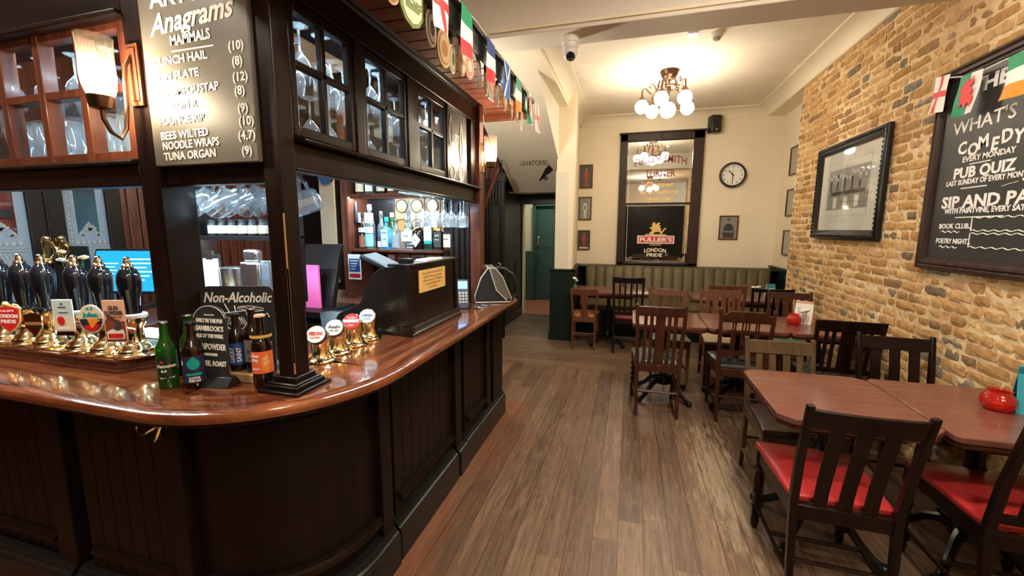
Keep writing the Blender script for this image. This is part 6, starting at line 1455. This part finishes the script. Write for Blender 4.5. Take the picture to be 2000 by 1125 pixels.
b = W(WB); b.rect(-hw+.07, hw-.07, -hh+.07, hh-.07, X, .008, 0); b.build('board', 'board2', WB)
def BT(s, y, z, size, w=None, rot=0, part=None, **k):
    b = part or W(WB); b.text(s, FW(1.877, y, z), size, w, 0, align='LEFT', rot=rot, **k)
    if part is None: b.build('text_line', 'chalk', WB)
BT('THE ARTIST', 3.20, 2.335, .105, .80, off=.004); BT("WHAT'S ON", 3.29, 2.125, .105, .66, rot=.02, off=.001)
cm = W(WB)
for k, (ch, dz, r_) in enumerate(zip('COMEDY!', (0, -.012, .008, -.012, .012, 0, .015), (.1, -.1, .12, -.05, .1, -.05, .1))): BT(ch, 3.225-(0, .072, .150, .240, .305, .380, .445)[k], 2.0+dz, .098, None, rot=r_, part=cm, off=.003)
cm.build('text_line', 'chalk', WB)
BT('EVERY MONDAY', 3.18, 1.952, .045, .36, off=.001); BT('PUB QUIZ', 3.235, 1.862, .085, .43, off=.003); BT('LAST SUNDAY OF EVERY MONTH', 3.285, 1.822, .042, .58, off=.0012)
BT('SIP AND PAINT', 3.30, 1.69, .095, .80, off=.003); BT('WITH PAINTVINE, EVERY SATURDAY', 3.265, 1.655, .042, .70, off=.0012)
BT('BOOK CLUB...', 3.295, 1.565, .042, .265, off=.001); BT('POETRY NIGHT...', 3.305, 1.475, .042, .28, off=.001)
XX = FW(1.877, 0, 0)
for y0, y1, z in ((3.12, 2.97, 1.935), (3.16, 2.97, 1.800), (3.17, 2.83, 1.63)): b = W(WB); b.rect(-y0, -y1, z-.003, z+.003, XX, .001); b.build('underline', 'chalk', WB)
def wavy(b, y0, y1, z, n=24, a=.005, r=.003): b.stroke([(-(y0+(y1-y0)*i/n), z+a*math.sin(i*1.6)) for i in range(n+1)], XX, r)
for z0_, z1_ in ((1.552, 1.625), (1.458, 1.535)):
    b = W(WB); wavy(b, 3.035, 2.3, z0_, 40); wavy(b, 3.035, 2.3, z1_, 40)
    b.stroke([(-3.035, z0_), (-3.035, z1_)], XX, .003); b.build('wavy_box', 'chalk', WB)
for z in (1.545, 1.452): b = W(WB); wavy(b, 3.27, 3.12, z, 12, .006); b.build('underline', 'chalk', WB)
b = W(WB); b.stroke([(-3.18, 1.677), (-3.14, 1.69), (-3.10, 1.682), (-3.12, 1.675)], XX, .002).disc(.014, .014, XX @ Matrix.Translation((-3.07, 1.684, 0)), 0, .002); b.build('flourish', 'chalk', WB)
b = W(WB); b.stroke([(-2.87, 1.785), (-2.82, 1.795), (-2.77, 1.80), (-2.80, 1.788)], XX, .002).disc(.014, .014, XX @ Matrix.Translation((-2.745, 1.808, 0)), 0, .002); b.build('flourish', 'chalk', WB)
B2 = thing('bunting', "string of small national flags across the what's on chalkboard", 'bunting', (1.84, 2.8, 2.45))
b = W(B2); b.tube([(1.85, 3.46, 2.525), (1.835, 3.40, 2.50), (1.835, 3.2, 2.445), (1.835, 3.05, 2.43), (1.83, 2.85, 2.43), (1.83, 2.55, 2.44), (1.85, 2.2, 2.50)], .004, 6); b.build('string', 'flag white', B2)
flag(B2, 'england', FW(1.83, 3.37, 2.505) @ Matrix.Rotation(-.12, 4, 'Z'), .13, .215, 'red cross on white flag at the chalkboard corner')
flag(B2, 'wales', FW(1.825, 3.12, 2.44) @ Matrix.Rotation(-.06, 4, 'Z'), .165, .225, 'green and white flag with a red dragon')
flag(B2, 'ireland', FW(1.82, 2.80, 2.43) @ Matrix.Rotation(0, 4, 'Z'), .14, .215, 'green white and orange flag at the photo edge')
# ================================================================ CEILING THINGS
def chandelier(loc, label, gb='globe', rz=0):
    t = thing('chandelier', label, 'chandelier', loc, rz)
    b = MB(); b.lathe([(.10, 0), (.105, -.012), (.095, -.03), (.092, -.045), (.075, -.075), (.045, -.10), (.012, -.11), (.012, -.15), (.02, -.16)], seg=28); b.build('ceiling_rose', 'bronze', t)
    b = MB(); b.tube([(.11*math.cos(2*PI*k/28), .11*math.sin(2*PI*k/28), -.185) for k in range(28)], .013, 8, 0, None, True); [b.tube([(0, 0, -.15), (.11*math.cos(a), .11*math.sin(a), -.185)], .006, 6) for a in (0, 2.1, 4.2)]; b.lathe([(.02, -.16), (.024, -.20), (.012, -.23), (.014, -.30), (.03, -.33), (.04, -.345), (.04, -.35)], seg=16); b.build('ring', 'bronze', t)
    b = MB(); b.sphere((0, 0, -.43), .088, 0, 20); b.build('globe', gb, t)
    for a in [math.radians(q) for q in (180, 124, 38, -58, 252)]:
        ca, sa = math.cos(a), math.sin(a); P = lambda r, z: (r*ca, r*sa, z)
        b = MB(); b.tube([P(.10, -.10), P(.115, -.14), P(.12, -.19), P(.15, -.235), P(.19, -.24), P(.225, -.205), P(.25, -.175), P(.28, -.18), P(.29, -.21), P(.29, -.27)], .009, 8)
        b.tube([P(.13, -.215), P(.15, -.16), P(.19, -.125), P(.215, -.15), P(.205, -.175), P(.188, -.165)], .0065, 6); b.lathe([(.012, -.25), (.018, -.27), (.034, -.29), (.038, -.305)], (.29*ca, .29*sa, 0), 14); b.build('arm', 'bronze', t)
        b = MB(); b.sphere((.29*ca, .29*sa, -.375), .076, 0, 20); b.build('globe', gb, t)
    return t
chandelier((.35, 5.33, ZC), 'bronze scrolled chandelier of glowing white globes on the far ceiling')
chandelier((.55, -.9, ZC), 'added bronze chandelier of glowing globes, unseen on the ceiling behind the camera', rz=.4)  # unseen second chandelier, added to light the room
for i, (x, y) in enumerate(((.6, 1.9), (-2.6, .1), (.9, .2))):  # out-of-view lights added to brighten the near half of the room
    t = thing('fill_ceiling_light', ('added round ceiling light, unseen above the nearest tables', 'added round ceiling light, unseen before the left end of the bar', 'added round ceiling light, unseen above the floor by the camera')[i], 'ceiling light', (x, y, ZC))
    b = MB(); b.lathe([(.16, 0), (.165, -.015), (.155, -.03), (.148, -.03), (.148, 0)], seg=32); b.build('rim', 'white', t)
    b = MB(); b.lathe([(.147, -.005), (.14, -.03), (.08, -.045), (.001, -.048)], seg=32); b.build('diffuser', 'fill_lamp', t)
t = thing('stair_fill_light', 'added glowing globe, hidden behind the far end of the bar gantry to brighten the stair', 'fill light', (-1.62, 3.85, ZC))  # hidden globe added to brighten the sloping stair soffit
b = MB(); b.lathe([(.05, 0), (.05, -.02), (.008, -.03), (.008, -.86), (.04, -.88), (.04, -.90)], seg=16); b.build('stem', 'bronze', t)
b = MB(); b.sphere((0, 0, -.99), .10, 0, 20); b.build('globe', emit('stair fill globe', (1, .89, .70), 48), t)
t = thing('fill_ceiling_light', 'added ceiling light, unseen in the corridor to the lavatories', 'ceiling light', (-1.7, 8.1, 2.6))  # unseen lamp added to light the corridor
b = MB(); b.lathe([(.15, 0), (.15, -.03), (.08, -.05), (.001, -.05)], seg=24); b.build('diffuser', emit('corridor fill lamp', (.95, 1, .88), 16), t)
CC = thing('security_camera', 'white dome security camera under the ceiling beam', 'security camera', (-.50, 3.38, 3.0))
b = MB(); b.lathe([(.066, 0), (.068, -.01), (.068, -.05), (.064, -.053), (.064, -.085), (.055, -.10)], seg=28); b.build('housing', 'white', CC)
b = MB(); b.sphere((0, 0, -.115), .058, 0, 24); b.build('dome', 'white', CC)
n_ = Vector((.10, -.72, -.69)).normalized(); ux = Vector((-n_.y, n_.x, 0)).normalized(); X = frame((n_.x*.045, n_.y*.045, -.115+n_.z*.045), ux, n_.cross(ux))
b = MB(); b.disc(.066, .066, X, 0, .016); lw = b.build('lens_window', 'blackpl', CC)
b = MB(); [b.disc(.010, .010, X @ Matrix.Translation((u, -.016, 0)), 0, .018) for u in (-.012, .012)]; b.disc(.022, .022, X @ Matrix.Translation((0, .008, 0)), 1, .018); b.build('lens', ['steel', 'black'], lw)
t = thing('smoke_detector', 'round white smoke detector on the ceiling behind the beam', 'smoke detector', (.69, 4.49, ZC))
b = MB(); b.lathe([(.055, 0), (.055, -.02), (.045, -.035)], seg=24); b.build('base', 'white', t)
b = MB(); b.lathe([(.036, -.035), (.030, -.055), (.022, -.06)], seg=20); b.build('sensor', 'badge grey', t)
t = thing('emergency_light', 'small square emergency light on the ceiling beside the smoke detector', 'emergency light', (.47, 4.39, ZC))
b = MB(); b.box(-.045, .045, -.045, .045, -.03, 0); b.build('housing', 'white', t, bevel=.004)
b = MB(); b.lathe([(.02, -.03), (.018, -.036)], seg=16); b.build('lens', emit('emergency lens', (.6, .85, 1), 4), t)
# ================================================================ STAIR BALUSTRADE
BS = thing('stair_balustrade', 'dark turned stair balusters under a sloping brown handrail behind the bar end', 'balustrade', (-1.85, 5.6, 0))
b = W(BS); b.tube([(-2.12, 5.6, 1.55), (-1.78, 5.6, 2.40)], .028, 8); b.build('handrail', 'maho', BS)
for k in range(8):
    x = -2.03+.042*k; zt_ = 1.55+(x+2.12)*2.5-.02; zb = .75+.04*k
    b = W(BS); H_ = zt_-zb; b.lathe([(.010, 0), (.016, H_*.08), (.009, H_*.16), (.009, H_*.3), (.016, H_*.36), (.010, H_*.42), (.014, H_*.55), (.010, H_*.66), (.016, H_*.72), (.009, H_*.8), (.009, H_)], (x, 5.6, zb), 10); b.build('baluster', 'black', BS)
b = W(BS); b.box(-1.76, -1.70, 5.57, 5.63, 0, 2.32).box(-1.775, -1.685, 5.555, 5.645, 2.20, 2.30); b.build('newel_post', 'black', BS, bevel=.004)
b = W(BS); b.box(-2.15, -1.70, 5.58, 5.62, 0, .76); b.build('string_panel', 'black', BS)
b = W(BS); b.tube([(-1.78, 5.55, 1.93), (-1.84, 5.55, 1.90), (-1.90, 5.55, 1.93)], .006, 6) ; b.build('hook', 'bronze', BS)
